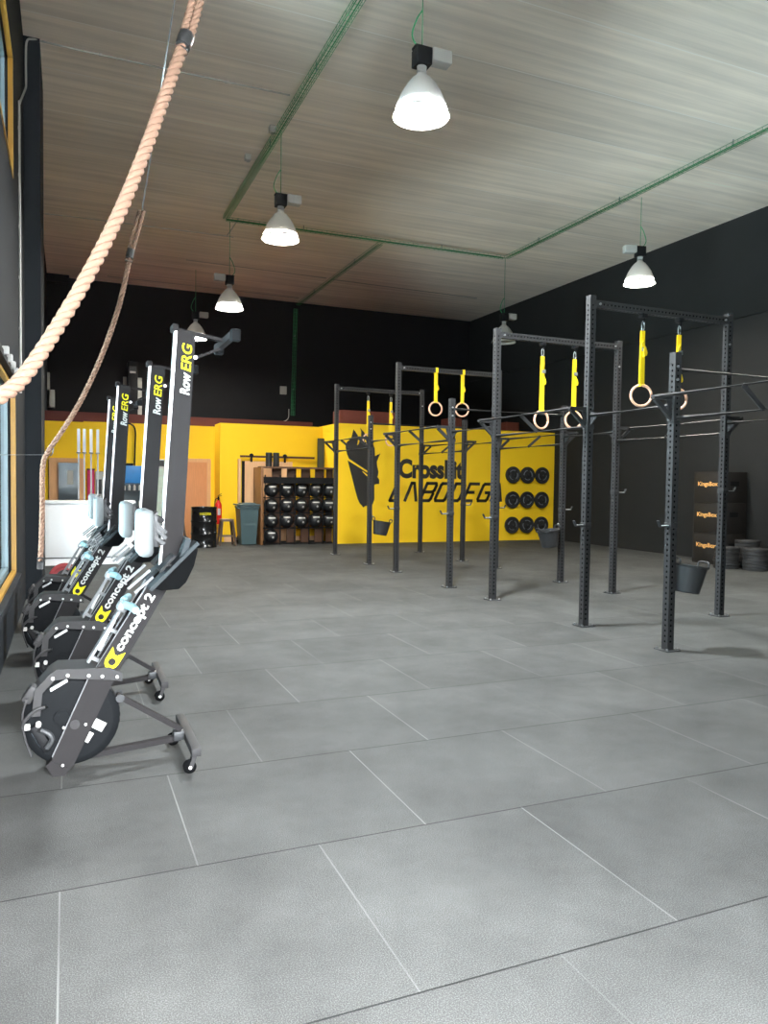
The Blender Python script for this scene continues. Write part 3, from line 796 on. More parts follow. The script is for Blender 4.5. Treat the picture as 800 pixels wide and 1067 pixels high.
spots = [((0, 4.24, 0), 'upended grey rowing machine nearest the camera'),
         ((.0, 5.62, 0), 'upended grey rowing machine second from the camera'),
         ((-.135, 6.95, 0), 'upended grey rowing machine third from the camera'),
         ((-.145, 8.20, 0), 'upended grey rowing machine farthest from the camera, mostly hidden')]
for i, (p, l) in enumerate(spots):
    r_ = rw if i == 0 else copy_tree(rw)
    r_.location = p
for i, (p, l) in enumerate(spots):
    pass
rl_ = [ob for ob in S.objects if ob.name.startswith('rowing_machine')]
for ob in rl_:
    for p, l in spots:
        if abs(ob.location.y-p[1]) < .01: tag(ob, l, 'rowing machine', 'rowing machines stood on end by the window')

# ------------------------------------------------------------------ climbing ropes
def rope(path, r, pitch, name, m, parent):
    P_ = resample(catmull(path, 24), .012)
    b = MB(); prev = None; fr = []
    for i, p in enumerate(P_):
        t = (P_[min(i+1, len(P_)-1)]-P_[max(i-1, 0)]).normalized()
        if prev is None: _, s, u = frame_from(t)
        else: s = (prev-t*prev.dot(t)).normalized(); u = t.cross(s)
        prev = s; fr.append((p, s, u))
    for k in range(3):
        pts = [p + (s*math.cos(2*PI*(k/3+i*.012/pitch)) + u*math.sin(2*PI*(k/3+i*.012/pitch)))*r*.50 for i, (p, s, u) in enumerate(fr)]
        b.tube(pts, r*.56, 8)
    return b.build(name, m, parent, 80)
r1 = empty('climbing_rope', (.394, 2.855, 0), 0, 'thick tan climbing rope nearest the camera, swung to the window', 'rope', 'climbing ropes')
def off(o, L): return [Vector(p)-Vector(o.location) for p in L]
p1 = [(.394, 2.855, 3.103), (.376, 2.839, 3.05), (.309, 2.749, 2.834), (.238, 2.661, 2.608), (.158, 2.576, 2.38), (.07, 2.496, 2.168), (-.024, 2.418, 1.971), (-.109, 2.316, 1.808), (-.164, 2.25, 1.743), (-.27, 2.17, 1.665), (-.44, 2.08, 1.60)]
rope(off(r1, p1), .0215, .105, 'rope', M['rope'], r1)
e1 = [(.388, 2.85, 3.085), (.398, 2.862, 3.12), (.412, 2.883, 3.165), (.449, 2.928, 3.31), (.52, 3.0, 3.6)]
d_ = Vector((.0135, -.004, 0))
rope(off(r1, [Vector(p)+d_ for p in e1]), .0145, .085, 'rope_eye', M['rope'], r1)
rope(off(r1, [Vector(p)-d_ for p in e1]), .0145, .085, 'rope_eye', M['rope'], r1)
MB().tube(off(r1, [(.383, 2.845, 3.068), (.388, 2.850, 3.085), (.398, 2.862, 3.12), (.4045, 2.871, 3.14)]), [.0235, .026, .0285, .0275], 16).build('tape_wrap', M['tape'], r1)
MB().tube(off(r1, [(.52, 3.0, 3.58), (.75, 3.3, 5.0), (1.05, 3.7, ZC-.006)]), .004, 6).build('steel_cable', M['cable'], r1)
MB().box(off(r1, [(-.455, 2.075, 1.595)])[0], (.06, .04, .04), None, .004).build('wall_hook', M['dark_steel'], r1)
r2 = empty('climbing_rope', (.456, 6.2, 0), 0, 'thinner tan climbing rope behind it, draped by the dark pillar', 'rope', 'climbing ropes')
p2 = [(.456, 6.2, 3.282), (.435, 6.2, 3.147), (.37, 6.2, 2.85), (.275, 6.2, 2.546), (.172, 6.2, 2.28), (.069, 6.2, 2.06), (-.04, 6.2, 1.87), (-.135, 6.2, 1.715), (-.168, 6.2, 1.60), (-.173, 6.2, 1.295), (-.18, 6.2, 1.05), (-.188, 6.2, .90)]
rope(off(r2, p2), .0195, .095, 'rope', M['rope'], r2)
e2 = [(.447, 6.2, 3.22), (.456, 6.2, 3.282), (.50, 6.2, 3.45), (.54, 6.2, 3.61)]
rope(off(r2, [Vector(p)+Vector((.016, 0, 0)) for p in e2]), .014, .08, 'rope_eye', M['rope'], r2)
rope(off(r2, [Vector(p)-Vector((.016, 0, 0)) for p in e2]), .014, .08, 'rope_eye', M['rope'], r2)
MB().tube(off(r2, [(.442, 6.2, 3.20), (.448, 6.2, 3.235), (.46, 6.2, 3.30)]), .028, 12).build('tape_wrap', M['tape'], r2)
MB().tube(off(r2, [(-.187, 6.2, .93), (-.19, 6.2, .84)]), .023, 12).build('tape_wrap', M['tape'], r2)
MB().tube(off(r2, [(.54, 6.2, 3.60), (.66, 6.2, 4.4), (1.02, 6.2, ZC-.006)]), .0045, 6).build('steel_cable', M['cable'], r2)
MB().cyl(*off(r2, [(XL, 6.2, 1.69), (-.10, 6.2, 1.70)]), .003, 6).tube(off(r2, [(-.115, 6.2, 1.69), (-.10, 6.2, 1.715), (-.095, 6.2, 1.75)]), .006, 6).build('wall_hook', M['aluminium'], r2)

# ------------------------------------------------------------------ pendant lamps
M['lens_off'] = mat('unlit_lens', (120, 120, 116), .4)
def make_lamp(strong=False):
    o = empty('high_bay_lamp')
    r, h = .285, .42
    outer = [(.285, 0), (.283, .012), (.272, .03), (.245, .12), (.205, .22), (.15, .31), (.10, .37), (.055, .405), (.05, .42)]
    inner = [(.04, .40), (.09, .355), (.14, .295), (.195, .21), (.235, .115), (.262, .03), (.276, .004), (.285, 0)]
    MB().lathe(outer+inner, None, 40).build('reflector', M['lamp_metal'], o, 60)
    MB().lathe([(0, .02), (.12, .024), (.22, .034), (.262, .045), (.25, .07), (0, .08)], None, 32).build('lamp_lens', M['lens_off'] if strong is None else M['bulb_strong'] if strong else M['bulb'], o)
    MB().cyl((0, 0, .415), (0, 0, .50), .05, 18).build('lamp_neck', M['label'], o)
    MB().box((0, 0, .58), (.16, .16, .17), None, .008).bar((-.09, 0, .67), (.09, 0, .67), .10, .02).build('lamp_bracket', M['black'], o)
    MB().box((.20, 0, .62), (.22, .14, .13), None, .01).build('control_gear', M['gear_grey'], o)
    return o
def hang(o, top, lead, off_=(0, 0)):
    z = o.location.z
    c = MB().tube([(0, 0, .68), (off_[0], off_[1], top-z)], .0055, 6)
    c.tube(catmull([(-.04, 0, .66), (-.11, .0, .78), (-.06, 0, .95), (0, 0, 1.05)], 6), .008, 6)
    c.build('suspension_cable', M['green'] if lead else M['cable'], o)
LAMPS = [((9.6, 6.8, 5.2), 0, 'bell lamp at the right, outside the picture', False),
         ((3.29, 7.0, 5.20), 0, 'glaring bell lamp nearest the camera, high in the centre', True),
         ((2.99, 11.3, 5.175), 0, 'bell lamp hanging below the left cable tray, second from the camera', False),
         ((3.07, 15.6, 5.02), PI, 'bell lamp hanging at the corner of the cable tray', False),
         ((2.99, 19.5, 5.06), 0, 'bell lamp partly hidden behind the nearest rowing machine', False),
         ((9.69, 11.1, 5.22), PI*.92, 'bell lamp hanging over the nearest ring bay from the right cable tray', False),
         ((9.47, 15.4, 4.84), 0, 'unlit bell lamp behind the second ring bay', None)]
lamp_p = make_lamp(); lamp_s = make_lamp(True)
first = True
for p, rz, l, strong in LAMPS:
    if strong is None: o = make_lamp(None)
    elif strong: o = lamp_s
    elif first: o = lamp_p; first = False
    else: o = copy_tree(lamp_p)
    o.location = p; o.rotation_euler = (0, 0, rz)
    tag(o, l, 'lamp', 'bell pendant lamps under the ceiling')
lamps = [ob for ob in S.objects if ob.name.startswith('high_bay_lamp')]
for ob in lamps: hang(ob, ZC-.13, True)

# cable trays
def tray(p0, p1, label, normal=(0, 0, 1)):
    p0, p1 = Vector(p0), Vector(p1); d = (p1-p0); L = d.length; d.normalize()
    up = Vector(normal); s = d.cross(up).normalized()
    o = empty('cable_tray', p0, 0, label, 'cable tray')
    b = MB(); w = .055; hh = .05
    for (a, c) in ((-w, 0), (0, 0), (w, 0), (-w, hh), (w, hh)): b.tube([s*a+up*c, d*L+s*a+up*c], .004, 5)
    n = int(L/.11)
    for k in range(n+1):
        q = d*(k*L/n); b.tube([q-s*w+up*hh, q-s*w, q+s*w, q+s*w+up*hh], .003, 4)
    b.build('wire_basket', M['green'], o)
    b = MB()
    for a in (-.022, .014):
        pts = [d*(L*k/14)+s*(a+random.uniform(-.008, .008))+up*(.013+random.uniform(0, .006)) for k in range(15)]
        b.tube(catmull(pts, 3), .0065, 6)
    b.build('cables', M['green'], o)
    b = MB()
    for k in range(max(2, int(L/2.2))):
        q = d*((k+.5)*L/max(2, int(L/2.2))); b.bar(q-up*.004, q+up*.115, .02, .004)
    b.build('tray_hanger', M['cable'], o)
    return o
ZT = ZC-.125
tray((2.97, 3.5, ZT), (2.97, 15.5, ZT), 'green wire cable tray running down the left of the ceiling')
tray((3.0, 15.58, ZT), (9.44, 15.42, ZT), 'green wire cable tray crossing the ceiling between two lamps')
tray((9.5, 15.4, ZT), (9.55, 5.0, ZT), 'green wire cable tray running along the right of the ceiling')
tray((6.43, 15.72, ZT), (6.40, 22.1, ZT), 'green wire cable tray running back to the black wall')
tray((6.36, 22.17, 6.7), (6.30, 22.17, 3.5), 'green wire cable tray dropping down the black back wall', (0, 1, 0))

# conduits
def conduit(pts, label, r=.012, clips=()):
    b = MB().tube(catmull(pts, 6) if len(pts) > 2 else pts, r, 8)
    o = b.build('electrical_conduit', M['conduit']); tag(o, label, 'conduit')
    for c in clips: MB().box(c, (.03, .03, .03), None, .004).build('pipe_clip', M['conduit'], o)
    return o
zc = ZC-.016
conduit([(-.465, 9.2, 2.45), (-.465, 9.2, 4.0), (-.465, 9.2, 5.45), (-.463, 9.25, 5.58), (-.452, 10.25, 6.2), (-.45, 10.40, 6.35), (-.45, 10.40, 6.6), (-.44, 10.405, 6.84), (-.38, 10.41, 6.89), (-.25, 10.44, zc), (.353, 10.46, zc), (2.0, 10.45, zc), (2.88, 10.436, zc)],
        'pale conduit climbing the left wall and crossing to the left tray', clips=[(-.468, 9.2, z) for z in (2.6, 3.15, 3.7, 4.25, 4.8, 5.3)]+[(x, 10.455, zc) for x in (.4, 1.2, 2.0)])
conduit([(-.46, 17.1, 6.6), (-.45, 17.1, 6.86), (-.38, 17.1, zc), (.6, 17.02, zc), (3.2, 16.93, zc), (3.26, 16.85, zc), (3.27, 16.1, zc), (3.26, 15.7, zc)], 'pale conduit crossing the ceiling to the tray corner')
conduit([(2.7, 19.15, zc), (6.35, 19.25, zc)], 'short pale conduit on the ceiling before the black wall')
conduit([(1.0, 21.6, zc), (6.3, 21.66, zc)], 'pale conduit on the ceiling tight to the black wall')
conduit([(6.5, 19.3, zc), (11.0, 19.4, zc)], 'pale conduit on the ceiling behind the far right lamp')
conduit([(-.3, 22.28, 3.27), (1.41, 22.28, 3.28)], 'pale conduit on the black back wall left of the ventilation plate')
conduit([(1.97, 22.28, 3.28), (5.6, 22.28, 3.30), (6.0, 22.28, 3.31), (6.18, 22.28, 3.42), (6.2, 22.28, 3.7)], 'pale conduit running low along the black back wall')
for x, y, l in ((3.02, 11.45, 'small pale junction box on the left cable tray, nearer one'), (2.90, 12.6, 'small pale junction box on the left cable tray, farther one')):
    o = MB().box((x-.13, y, ZC-.06), (.10, .10, .10), None, .01).cyl((x-.13, y, ZC-.11), (x-.13, y, ZC-.13), .02).build('junction_box', M['gear_grey']); tag(o, l, 'junction box')
o = MB().box((6.02, 22.27, 4.25), (.2, .06, .24), None, .01).build('switch_box', M['grey_box']); tag(o, 'pale switch box on the black back wall beside the green tray', 'switch box')
MB().box((6.02, 22.236, 4.25), (.16, .01, .2), None, .003).build('box_cover', M['gear_grey'], o)

# ventilation plant on the back wall
o = empty('ventilation_unit', (1.69, 22.3, 3.1), 0, 'grey plate with a dark duct, low on the black back wall at left', 'ventilation')
MB().bx(-.25, .25, -.08, 0, .02, 1.25, .01).build('backing_plate', M['grey_box'], o)
MB().bx(-.15, .12, -.36, -.08, .12, 1.65, .02).build('duct', M['black'], o)
MB().bx(-.11, .08, -.37, -.36, 1.32, 1.52).build('grille', M['dark_steel'], o)
MB().bx(-.09, .06, -.375, -.365, 1.33, 1.38).build('vent_slot', M['gear_grey'], o)
o = MB().bx(-.48, -.42, 21.9, YB, 3.40, 4.3).bx(-.48, -.30, 21.9, YB, 3.40, 3.85).build('wall_bracket', M['grey_box']); tag(o, 'stepped grey block on the back wall beside the left pillar', 'block')

# ------------------------------------------------------------------ things at the back
# reception counter
o = empty('reception_counter', (.35, 14.2, 0), 0, 'white reception counter behind the rowing machines', 'counter')
MB().bx(-.80, .76, 0, .55, .14, 1.08, .004).build('front_panel', M['white'], o)
MB().bx(-.80, .78, -.03, .6, 1.08, 1.125, .006).build('counter_top', M['white'], o)
MB().bx(-.79, .75, .03, .5, 0.0, .125).build('plinth', M['white'], o)
MB().bx(-.79, .75, .015, .5, .125, .14).build('shadow_gap', M['dark_steel'], o)
# barbells upright in a holder
o = empty('barbell_holder', (.36, 15.05, 0), 0, 'black barbell holder behind the white counter', 'holder')
MB().bx(-.32, .32, -.12, .12, 0, .10, .01).build('base', M['black'], o)
for x in (-.163, -.065, .052, .168): MB().lathe([(.032, .1), (.036, .1), (.036, .3), (.032, .3), (.032, .1)], Matrix.Translation((x, 0, 0)), 14).build('holder_tube', M['black'], o)
bb0 = None
for i, (x, l) in enumerate(((.197, 'leftmost upright steel barbell behind the counter'), (.295, 'second upright steel barbell from the left behind the counter'), (.412, 'third upright steel barbell from the left behind the counter'), (.528, 'rightmost upright steel barbell behind the counter, by the rowing machine'))):
    if bb0 is None:
        bb0 = empty('barbell', (x, 15.05, .102)); bz = bb0
        MB().cyl((0, 0, .45), (0, 0, 1.88), .014, 12).build('shaft', M['aluminium'], bz)
        for a, c in ((0, .43), (1.90, 2.33)): MB().cyl((0, 0, a), (0, 0, c), .025, 14).build('sleeve', M['track'], bz)
        for a, c in ((.43, .45), (1.88, 1.90)): MB().cyl((0, 0, a), (0, 0, c), .038, 14).build('collar', M['aluminium'], bz)
    else:
        bz = copy_tree(bb0); bz.location = (x, 15.05, .102)
    tag(bz, l, 'barbell', 'barbells stored upright')
# posters, coolers
o = MB().bx(.44, .60, 19.24, 19.28, .6, 1.72).build('banner', M['magenta']); tag(o, 'magenta banner on the yellow wall behind the barbells', 'banner')
MB().bx(.43, .61, 19.23, 19.28, 1.72, 1.75).build('banner_rail', M['dark_steel'], o)
o = MB().bx(.62, .80, 19.24, 19.28, .9, 1.69).build('poster', M['label']); tag(o, 'white poster with dark picture behind the barbells', 'poster')
MB().bx(.64, .76, 19.232, 19.24, 1.15, 1.5).build('poster_picture', M['dark_steel'], o)
o = empty('drinks_cooler', (1.40, 18.95, 0), 0, 'blue topped drinks cooler with a glass door against the yellow wall', 'cooler')
MB().bx(-.30, .27, -.25, .28, 0, 1.42, .01).build('cabinet', M['cooler'], o)
MB().bx(-.30, .27, -.27, .28, 1.42, 1.83, .01).build('header_panel', M['blue'], o)
MB().bx(-.24, .21, -.265, -.25, .25, 1.38).build('glass_door', M['glass_dark'], o)
for zz in (.52, .88, 1.25):
    for k in range(4):
        MB().lathe([(0, 0), (.028, 0), (.03, .08), (.03, .10), (.012, .125), (.012, .14), (0, .14)], Matrix.Translation((-.17+k*.115, -.30, zz-.0)), 10).build('bottle', M['label'], o)
    MB().bx(-.22, .20, -.34, -.262, zz-.012, zz).build('bottle_shelf', M['dark_steel'], o)
MB().tube(catmull([(.10, .2, 1.83), (.11, .22, 2.2), (.12, .25, 2.7), (.02, .26, 2.84), (-.1, .28, 2.86)], 6), .02, 8).build('supply_hose', M['black'], o)
MB().bx(-.28, .05, -.15, .15, 1.83, 1.89, .01).build('top_tray', M['black'], o)
o = empty('display_fridge', (1.98, 18.95, 0), 0, 'pale display fridge between the rowing machines, left of the beech door', 'fridge')
MB().bx(-.24, .18, -.25, .28, 0, 2.0, .015).build('cabinet', M['grey_box'], o)
MB().bx(-.20, .14, -.262, -.25, .3, 1.78).build('glass_door', mat('pale_green_glass', (186, 204, 190), .2, var=.3, scale=5), o)
MB().bx(-.22, .16, -.264, -.25, 1.83, 1.97).build('header_panel', M['dark_steel'], o)
for zz in (.6, .95, 1.3, 1.6): MB().bx(-.2, .14, -.27, -.262, zz, zz+.015).build('shelf_edge', M['label'], o)
# red plate on the floor
def plate(mb_scale=1.0, r=.225, w=.06):
    return [(0, -w/2), (.026, -w/2), (.026, -w/2), (.09, -w/2), (.10, -w/2+.012), (.165*r/.225, -w/2+.012), (.178*r/.225, -w/2), (r-.01, -w/2), (r, -w/2+.01), (r, w/2-.01), (r-.01, w/2), (.178*r/.225, w/2), (.165*r/.225, w/2-.012), (.10, w/2-.012), (.09, w/2), (0, w/2)]
o = MB().lathe(plate(r=.205), Matrix.Translation((-.03, 10.7, .205)) @ Matrix.Rotation(PI/2, 4, 'X'), 36).build('bumper_plate', M['red_rubber']); tag(o, 'red rimmed bumper plate standing on edge by the pillar', 'weight plate')
MB().lathe([(0, -.034), (.12, -.034), (.12, .034), (0, .034)], Matrix.Translation((-.03, 10.7, .205)) @ Matrix.Rotation(PI/2, 4, 'X'), 30).build('plate_disc', M['dark_steel'], o)
MB().lathe([(0, -.04), (.03, -.04), (.03, .04), (0, .04)], Matrix.Translation((-.03, 10.7, .205)) @ Matrix.Rotation(PI/2, 4, 'X'), 18).build('plate_hub', M['aluminium'], o)

# fire extinguisher
o = empty('fire_extinguisher', (3.40, 18.50, .45), 0, 'red fire extinguisher on the yellow wall above the drum', 'fire extinguisher')
MB().lathe([(0, 0), (.07, 0), (.082, .02), (.082, .44), (.07, .50), (.035, .55), (.03, .58), (0, .58)], None, 20).build('cylinder', M['red'], o)
MB().cyl((0, 0, .57), (0, 0, .66), .022, 12).bar((-.02, 0, .66), (.08, 0, .70), .02, .012).bar((-.02, 0, .68), (.07, 0, .74), .02, .012).build('valve', M['black'], o)
MB().tube(catmull([(.02, -.02, .62), (-.08, -.05, .60), (-.10, -.06, .4), (-.09, -.06, .2)], 6), .012, 8).build('hose', M['black'], o)
MB().box((0, -.083, .3), (.07, .004, .16)).build('instruction_label', M['label'], o)
MB().bx(-.03, .03, .07, .1, .2, .5).build('wall_bracket', M['dark_steel'], o)
# drum
o = empty('oil_drum', (2.855, 17.3, 0), 0, 'gloss black oil drum with small yellow lettering', 'drum')
pr = [(0, .02), (.27, .02), (.28, 0), (.29, .0), (.29, .03), (.283, .04), (.283, .28), (.293, .295), (.293, .315), (.283, .33), (.283, .56), (.293, .575), (.293, .595), (.283, .61), (.283, .87), (.29, .88), (.29, .91), (.28, .91), (.275, .89), (0, .89)]
MB().lathe(pr, None, 40).build('drum_body', M['drum'], o)
MB().cyl((.12, 0, .89), (.12, 0, .905), .03, 14).build('bung', M['dark_steel'], o)
lt = text_mesh('drum_lettering', 'LABODEGA', M['lime'], o, (-.14, -.2875, .735), (1, 0, 0), (0, 0, 1), .26, .055, bold=.02, depth=.001)
for v in lt.data.vertices:
    a = v.co.x/.285; rr = .2845 + (-.2875-v.co.y)*1.0; v.co.x, v.co.y = rr*math.sin(a), -rr*math.cos(a)
# stools
def stool(x, y, rz, label, first=[None]):
    if first[0] is None:
        o = empty('metal_stool', (x, y, 0), rz)
        MB().box((0, 0, .605), (.29, .29, .022), None, .009).box((0, 0, .58), (.27, .27, .035)).build('seat', M['stool'], o)
        for sx in (-1, 1):
            for sy in (-1, 1):
                b = MB(); b.bar((sx*.12, sy*.12, .585), (sx*.185, sy*.185, 0), .05, .022, up=(sx, sy, 0)); b.build('leg', M['stool'], o)
        b = MB()
        for z, w in ((.22, .155),):
            for s in (-1, 1): b.bar((s*w, -w, z), (s*w, w, z), .012, .025).bar((-w, s*w, z), (w, s*w, z), .012, .025)
        b.build('stretcher', M['stool'], o)
        first[0] = o
    else: o = copy_tree(first[0]); o.location = (x, y, 0); o.rotation_euler.z = rz
    tag(o, label, 'stool', 'gunmetal stools by the rear wall')
stool(3.43, 17.62, 0, 'gunmetal stool between the black drum and the wheelie bin')
stool(2.31, 17.75, .1, 'gunmetal stool left of the black drum, partly behind the rowing machine')
# wheelie bin
o = empty('wheelie_bin', (3.93, 17.72, 0), 0, 'dark teal wheelie bin in front of the beige sliding door', 'bin')
def taper(b, x0, x1, y0, y1, z0, X0, X1, Y0, Y1, z1):
    A = [b.bm.verts.new(p) for p in ((x0, y0, z0), (x1, y0, z0), (x1, y1, z0), (x0, y1, z0))]
    B = [b.bm.verts.new(p) for p in ((X0, Y0, z1), (X1, Y0, z1), (X1, Y1, z1), (X0, Y1, z1))]
    b._face(A[::-1]); b._face(B)
    for i in range(4): b._face((A[i], A[(i+1) % 4], B[(i+1) % 4], B[i]))
    return b
b = MB(); taper(b, -.17, .17, -.22, .2, .02, -.22, .22, -.27, .28, .88); b.bx(-.235, .235, -.285, .29, .86, .92, .008)
b.build('bin_body', M['bin'], o)
b = MB().bx(-.25, .25, -.31, .30, .93, .965, .012).bx(-.16, .16, -.2, .2, .965, .99, .01); b.build('lid', M['bin'], o)
MB().cyl((-.27, .29, .95), (.27, .29, .95), .018, 10).build('lid_handle', M['bin'], o)
for s in (-1, 1): MB().cyl((s*.19, .17, .1), (s*.235, .17, .1), .10, 22).build('wheel', M['rubber'], o)
MB().bx(-.16, .16, -.25, -.235, .45, .6).build('bin_panel', M['bin'], o)
for s in (-1,): MB().tube(catmull([(-.24, -.2, .93), (-.29, -.22, .9), (-.24, -.24, .85)], 5), .02, 8).build('side_grip', M['bin'], o)

# medicine ball rack
o = empty('ball_rack', (5.2, 17.62, 0), 0, 'walnut and black storage rack full of medicine balls', 'rack')
X0, X1 = -.92, .87
cols = [-.725, -.355, .005, .365, .71]
MB().bx(X0-.08, X0-.02, -.16, .62, 0, 1.84, .004).build('side_board', M['rack_side'], o)
for x in [c_-.18 for c_ in cols] + [.87]:
    MB().bx(x-.012, x+.012, -.185, -.16, 0, 1.66).build('upright_bar', M['black'], o)
for x in (-.54, -.17, .185, .54, .83):
    MB().bx(x-.115, x+.115, .15, .175, .02, 1.82).build('back_board', M['rack_wood'], o)
MB().bx(X0-.08, X1+.03, -.14, .18, 1.82, 1.86).build('top_board', M['rack_wood'], o)
MB().bx(X0+.16, X1, -.17, .15, 1.58, 1.60).build('top_shelf', M['black'], o)
MB().bx(X0-.02, X1, -.19, -.165, 1.46, 1.61).build('shelf_rail', M['black'], o)
for zz in (.03, .40, .765, 1.13):
    b = MB(); b.bx(X0-.02, X1, -.185, -.17, zz-.018, zz).bx(X0-.02, X1, .10, .115, zz-.018, zz)
    for c_ in cols:
        for d in (-.09, .09): b.bx(c_+d-.006, c_+d+.006, -.18, .11, zz-.014, zz-.004)
    b.build('shelf', M['black'], o)
def ball(x, z, label, first=[None]):
    if first[0] is None:
        b = MB(); r = .172
        b.lathe([(r*math.sin(PI*k/20), -r*math.cos(PI*k/20)) for k in range(21)], None, 32)
        q = b.build('medicine_ball', M['ball']); first[0] = q
        lt = text_mesh('printed_band', 'GYM', M['label'], q, (0, 0, 0), (1, 0, 0), (0, 0, 1), .1, .03)
        bpy.data.objects.remove(lt)
        # curved white label band and the round print below it, wrapped on the ball's front
        def patch(a0, a1, e0, e1, n=10, mm=3, rr=r+.0012):
            w = MB(); g = [[w.bm.verts.new((rr*math.sin(a0+(a1-a0)*i/n)*math.cos(e0+(e1-e0)*j/mm), -rr*math.cos(a0+(a1-a0)*i/n)*math.cos(e0+(e1-e0)*j/mm), rr*math.sin(e0+(e1-e0)*j/mm))) for j in range(mm+1)] for i in range(n+1)]
            for i in range(n):
                for j in range(mm): w._face((g[i][j], g[i+1][j], g[i+1][j+1], g[i][j+1]))
            return w
        patch(-.62, .52, .30, .48).build('printed_band', M['gear_grey'], q)
        w = MB(); rr = r+.0012; cx, ce = .12, -.22
        cvt = [w.bm.verts.new((rr*math.sin(cx+.15*math.cos(t))*math.cos(ce+.15*math.sin(t)), -rr*math.cos(cx+.15*math.cos(t))*math.cos(ce+.15*math.sin(t)), rr*math.sin(ce+.15*math.sin(t)))) for t in [2*PI*k/14 for k in range(14)]]
        w._face(cvt); w.build('printed_dot', M['gear_grey'], q)
    else: q = copy_tree(first[0])
    q.location = (5.2+x, 17.58, z+.173); q.rotation_euler = (random.uniform(-.12, .06), 0, random.uniform(-.1, .1))
    tag(q, label, 'medicine ball', 'black medicine balls on the rack')
cn = ['leftmost column', 'second column from the left', 'middle column', 'second column from the right', 'rightmost column']
for j, (zz, rn) in enumerate(((1.13, 'top row'), (.765, 'second row'), (.40, 'third row'))):
    for i, c_ in enumerate(cols):
        ball(c_, zz, f'black medicine ball in the {rn}, {cn[i]} of the rack')
ball(cols[0], .03, 'black medicine ball alone on the bottom shelf of the rack')
for x, l in ((-.775, 'left black foam roller standing on the ball rack'), (-.60, 'right black foam roller standing on the ball rack')):
    q = MB().lathe([(.03, 0), (.07, 0), (.075, .006), (.075, .324), (.07, .33), (.03, .33), (.03, 0)], None, 22).build('foam_roller', M['rubber'], None, loc=(5.2+x, 17.62, 1.861))
    tag(q, l, 'foam roller', 'foam rollers on the ball rack')
    b = MB()
    for k in range(5): b.lathe([(.0755, .03+k*.06), (.0775, .035+k*.06), (.0775, .06+k*.06), (.0755, .065+k*.06)], None, 20)
    b.build('ridges', M['rubber'], q)

# plates hung on the partition
wp = None
rown = ['top', 'middle', 'bottom']; coln = ['left', 'middle', 'right']
for j, z in enumerate((1.765, 1.095, .415)):
    for i, x in enumerate((11.045, 11.505, 11.975)):
        if wp is None:
            wp = empty('bumper_plate', (0, 0, 0)); q = wp
            mt = Matrix.Rotation(PI/2, 4, 'X')
            MB().lathe(plate(), mt, 40).build('rubber_disc', M['rubber'], q)
            b = MB()
            for k in range(3):
                pts = [(.128*math.cos(R(a)), -.0195, .128*math.sin(R(a))) for a in range(k*120+12, k*120+100, 8)]
                b.tube(pts, .011, 6)
            b.build('printed_ring', M['ring_grey'], q)
            MB().lathe([(.026, .028), (.05, .028), (.052, .034), (.026, .034), (.026, .028)], mt, 20).build('hub', M['dark_steel'], q)
        else: q = copy_tree(wp)
        q.location = (x, PY-.055, z); q.rotation_euler = (0, random.uniform(-1, 1), 0)
        tag(q, f'black bumper plate on the yellow wall, {rown[j]} row, {coln[i]} one', 'weight plate', 'plates hung on the yellow wall')
        pg = MB().cyl((x, PY, z), (x, PY-.16, z), .022, 14).build('wall_peg', M['dark_steel']); pg.parent = part
# stacks of plates on the floor
stk = [((11.42, 10.52), 7, 'left-hand floor stack'), ((11.98, 10.54), 9, 'rear floor stack'), ((11.70, 10.10), 7, 'front floor stack'), ((12.03, 9.70), 7, 'right-hand floor stack')]
ordn = ['bottom', 'second', 'third', 'fourth', 'fifth', 'sixth', 'seventh', 'eighth', 'ninth']
sp = None
for (x, y), n, nm in stk:
    for k in range(n):
        if sp is None:
            sp = empty('bumper_plate'); q = sp
            MB().lathe(plate(w=.057), None, 40).build('rubber_disc', M['tub'], q)
            MB().lathe([(.026, .022), (.06, .022), (.062, .0285), (.026, .0285), (.026, .022)], None, 20).build('hub', M['dark_steel'], q)
        else: q = copy_tree(sp)
        q.location = (x+random.uniform(-.008, .008), y+random.uniform(-.008, .008), .0285+k*.0571)
        w = 'topmost' if k == n-1 else ordn[k]
        tag(q, f'black bumper plate, {w} of the {nm}', 'weight plate', 'plates stacked on the floor')
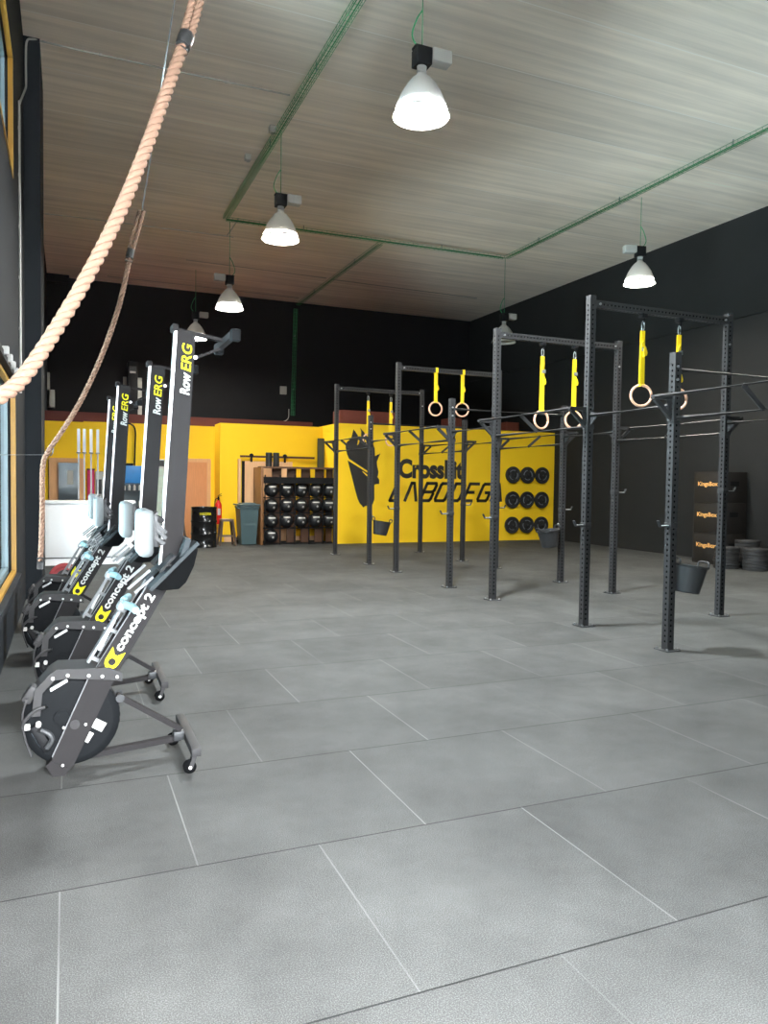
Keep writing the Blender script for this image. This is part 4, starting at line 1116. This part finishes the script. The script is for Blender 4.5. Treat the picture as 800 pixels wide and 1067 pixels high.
# plyo boxes
pb = None
for k, l in enumerate(('bottom black plyo box of the stack by the right wall', 'middle black plyo box of the stack by the right wall', 'top black plyo box of the stack by the right wall')):
    if pb is None:
        pb = empty('plyo_box'); q = pb
        MB().bx(0, .66, -.70, 0, 0, .604, .006).build('box_body', M['plyo'], q)
        text_mesh('box_lettering', 'KingsBox', M['orange_print'], q, (-.001, -.10, .30), (0, -1, 0), (0, 0, 1), .50, .11, bold=.02, depth=.0015)
        b = MB()
        for yy in (-.69, -.01): b.bx(-.003, 0, yy-.008, yy+.008, .02, .585)
        b.bx(-.003, 0, -.68, -.02, .012, .024).bx(-.003, 0, -.68, -.02, .58, .592)
        b.build('finger_joint_edge', M['rack_side'] if False else M['plyo'], q)
        MB().bx(.22, .44, -.703, -.70, .33, .42, .0).build('grip_slot', M['black'], q)
    else: q = copy_tree(pb)
    q.location = (11.66, 11.60, k*.606)
    tag(q, l, 'plyo box', 'stacked plyo boxes')

# ------------------------------------------------------------------ light
W = bpy.data.worlds.new('World'); S.world = W; W.use_nodes = True
bg = W.node_tree.nodes['Background']; bg.inputs[0].default_value = (.96, .98, 1.0, 1); bg.inputs[1].default_value = 98.0
def portal(name, loc, rot, sx, sy):
    l = bpy.data.lights.new(name, 'AREA'); l.shape = 'RECTANGLE'; l.size = sx; l.size_y = sy; l.cycles.is_portal = True
    o = bpy.data.objects.new(name, l); COL.objects.link(o); o.location = loc; o.rotation_euler = rot
portal('added_doorway_portal', ((DX0+DX1)/2, YF-.15, DZ/2), (R(90), 0, 0), DX1-DX0, DZ)
portal('window_portal', (XL-.15, (WY0+WY1)/2, (WZ0+WZ1)/2), (0, R(-90), 0), WZ1-WZ0, WY1-WY0)
portal('added_window_portal', (XL-.15, 13.0, 1.25), (0, R(-90), 0), 2.3, 1.8)
portal('window_portal_upper', (XL-.15, (UY0+UY1)/2, (UZ0+UZ1)/2), (0, R(-90), 0), UZ1-UZ0, UY1-UY0)

# ------------------------------------------------------------------ camera
yw, pt, rl0 = R(22.81640244), R(-2.28543649), R(.77998187)
f = Vector((math.sin(yw)*math.cos(pt), math.cos(yw)*math.cos(pt), math.sin(pt)))
ri = Vector((math.cos(yw), -math.sin(yw), 0)); u = ri.cross(f)
r_, u_ = ri*math.cos(rl0)+u*math.sin(rl0), u*math.cos(rl0)-ri*math.sin(rl0)
cam = bpy.data.cameras.new('camera'); cam.sensor_fit = 'HORIZONTAL'; cam.sensor_width = 36; cam.lens = 784.99/800*36
cam.clip_start = .05; cam.clip_end = 200
co = bpy.data.objects.new('camera', cam); COL.objects.link(co)
mw = Matrix((r_, u_, -f)).transposed().to_4x4(); mw.translation = (0, 0, 1.53)
co.matrix_world = mw
S.camera = co
S.view_settings.view_transform = 'Standard'; S.view_settings.look = 'None'; S.view_settings.gamma = 1
S.view_settings.use_curve_mapping = False; S.view_settings.exposure = 0.0
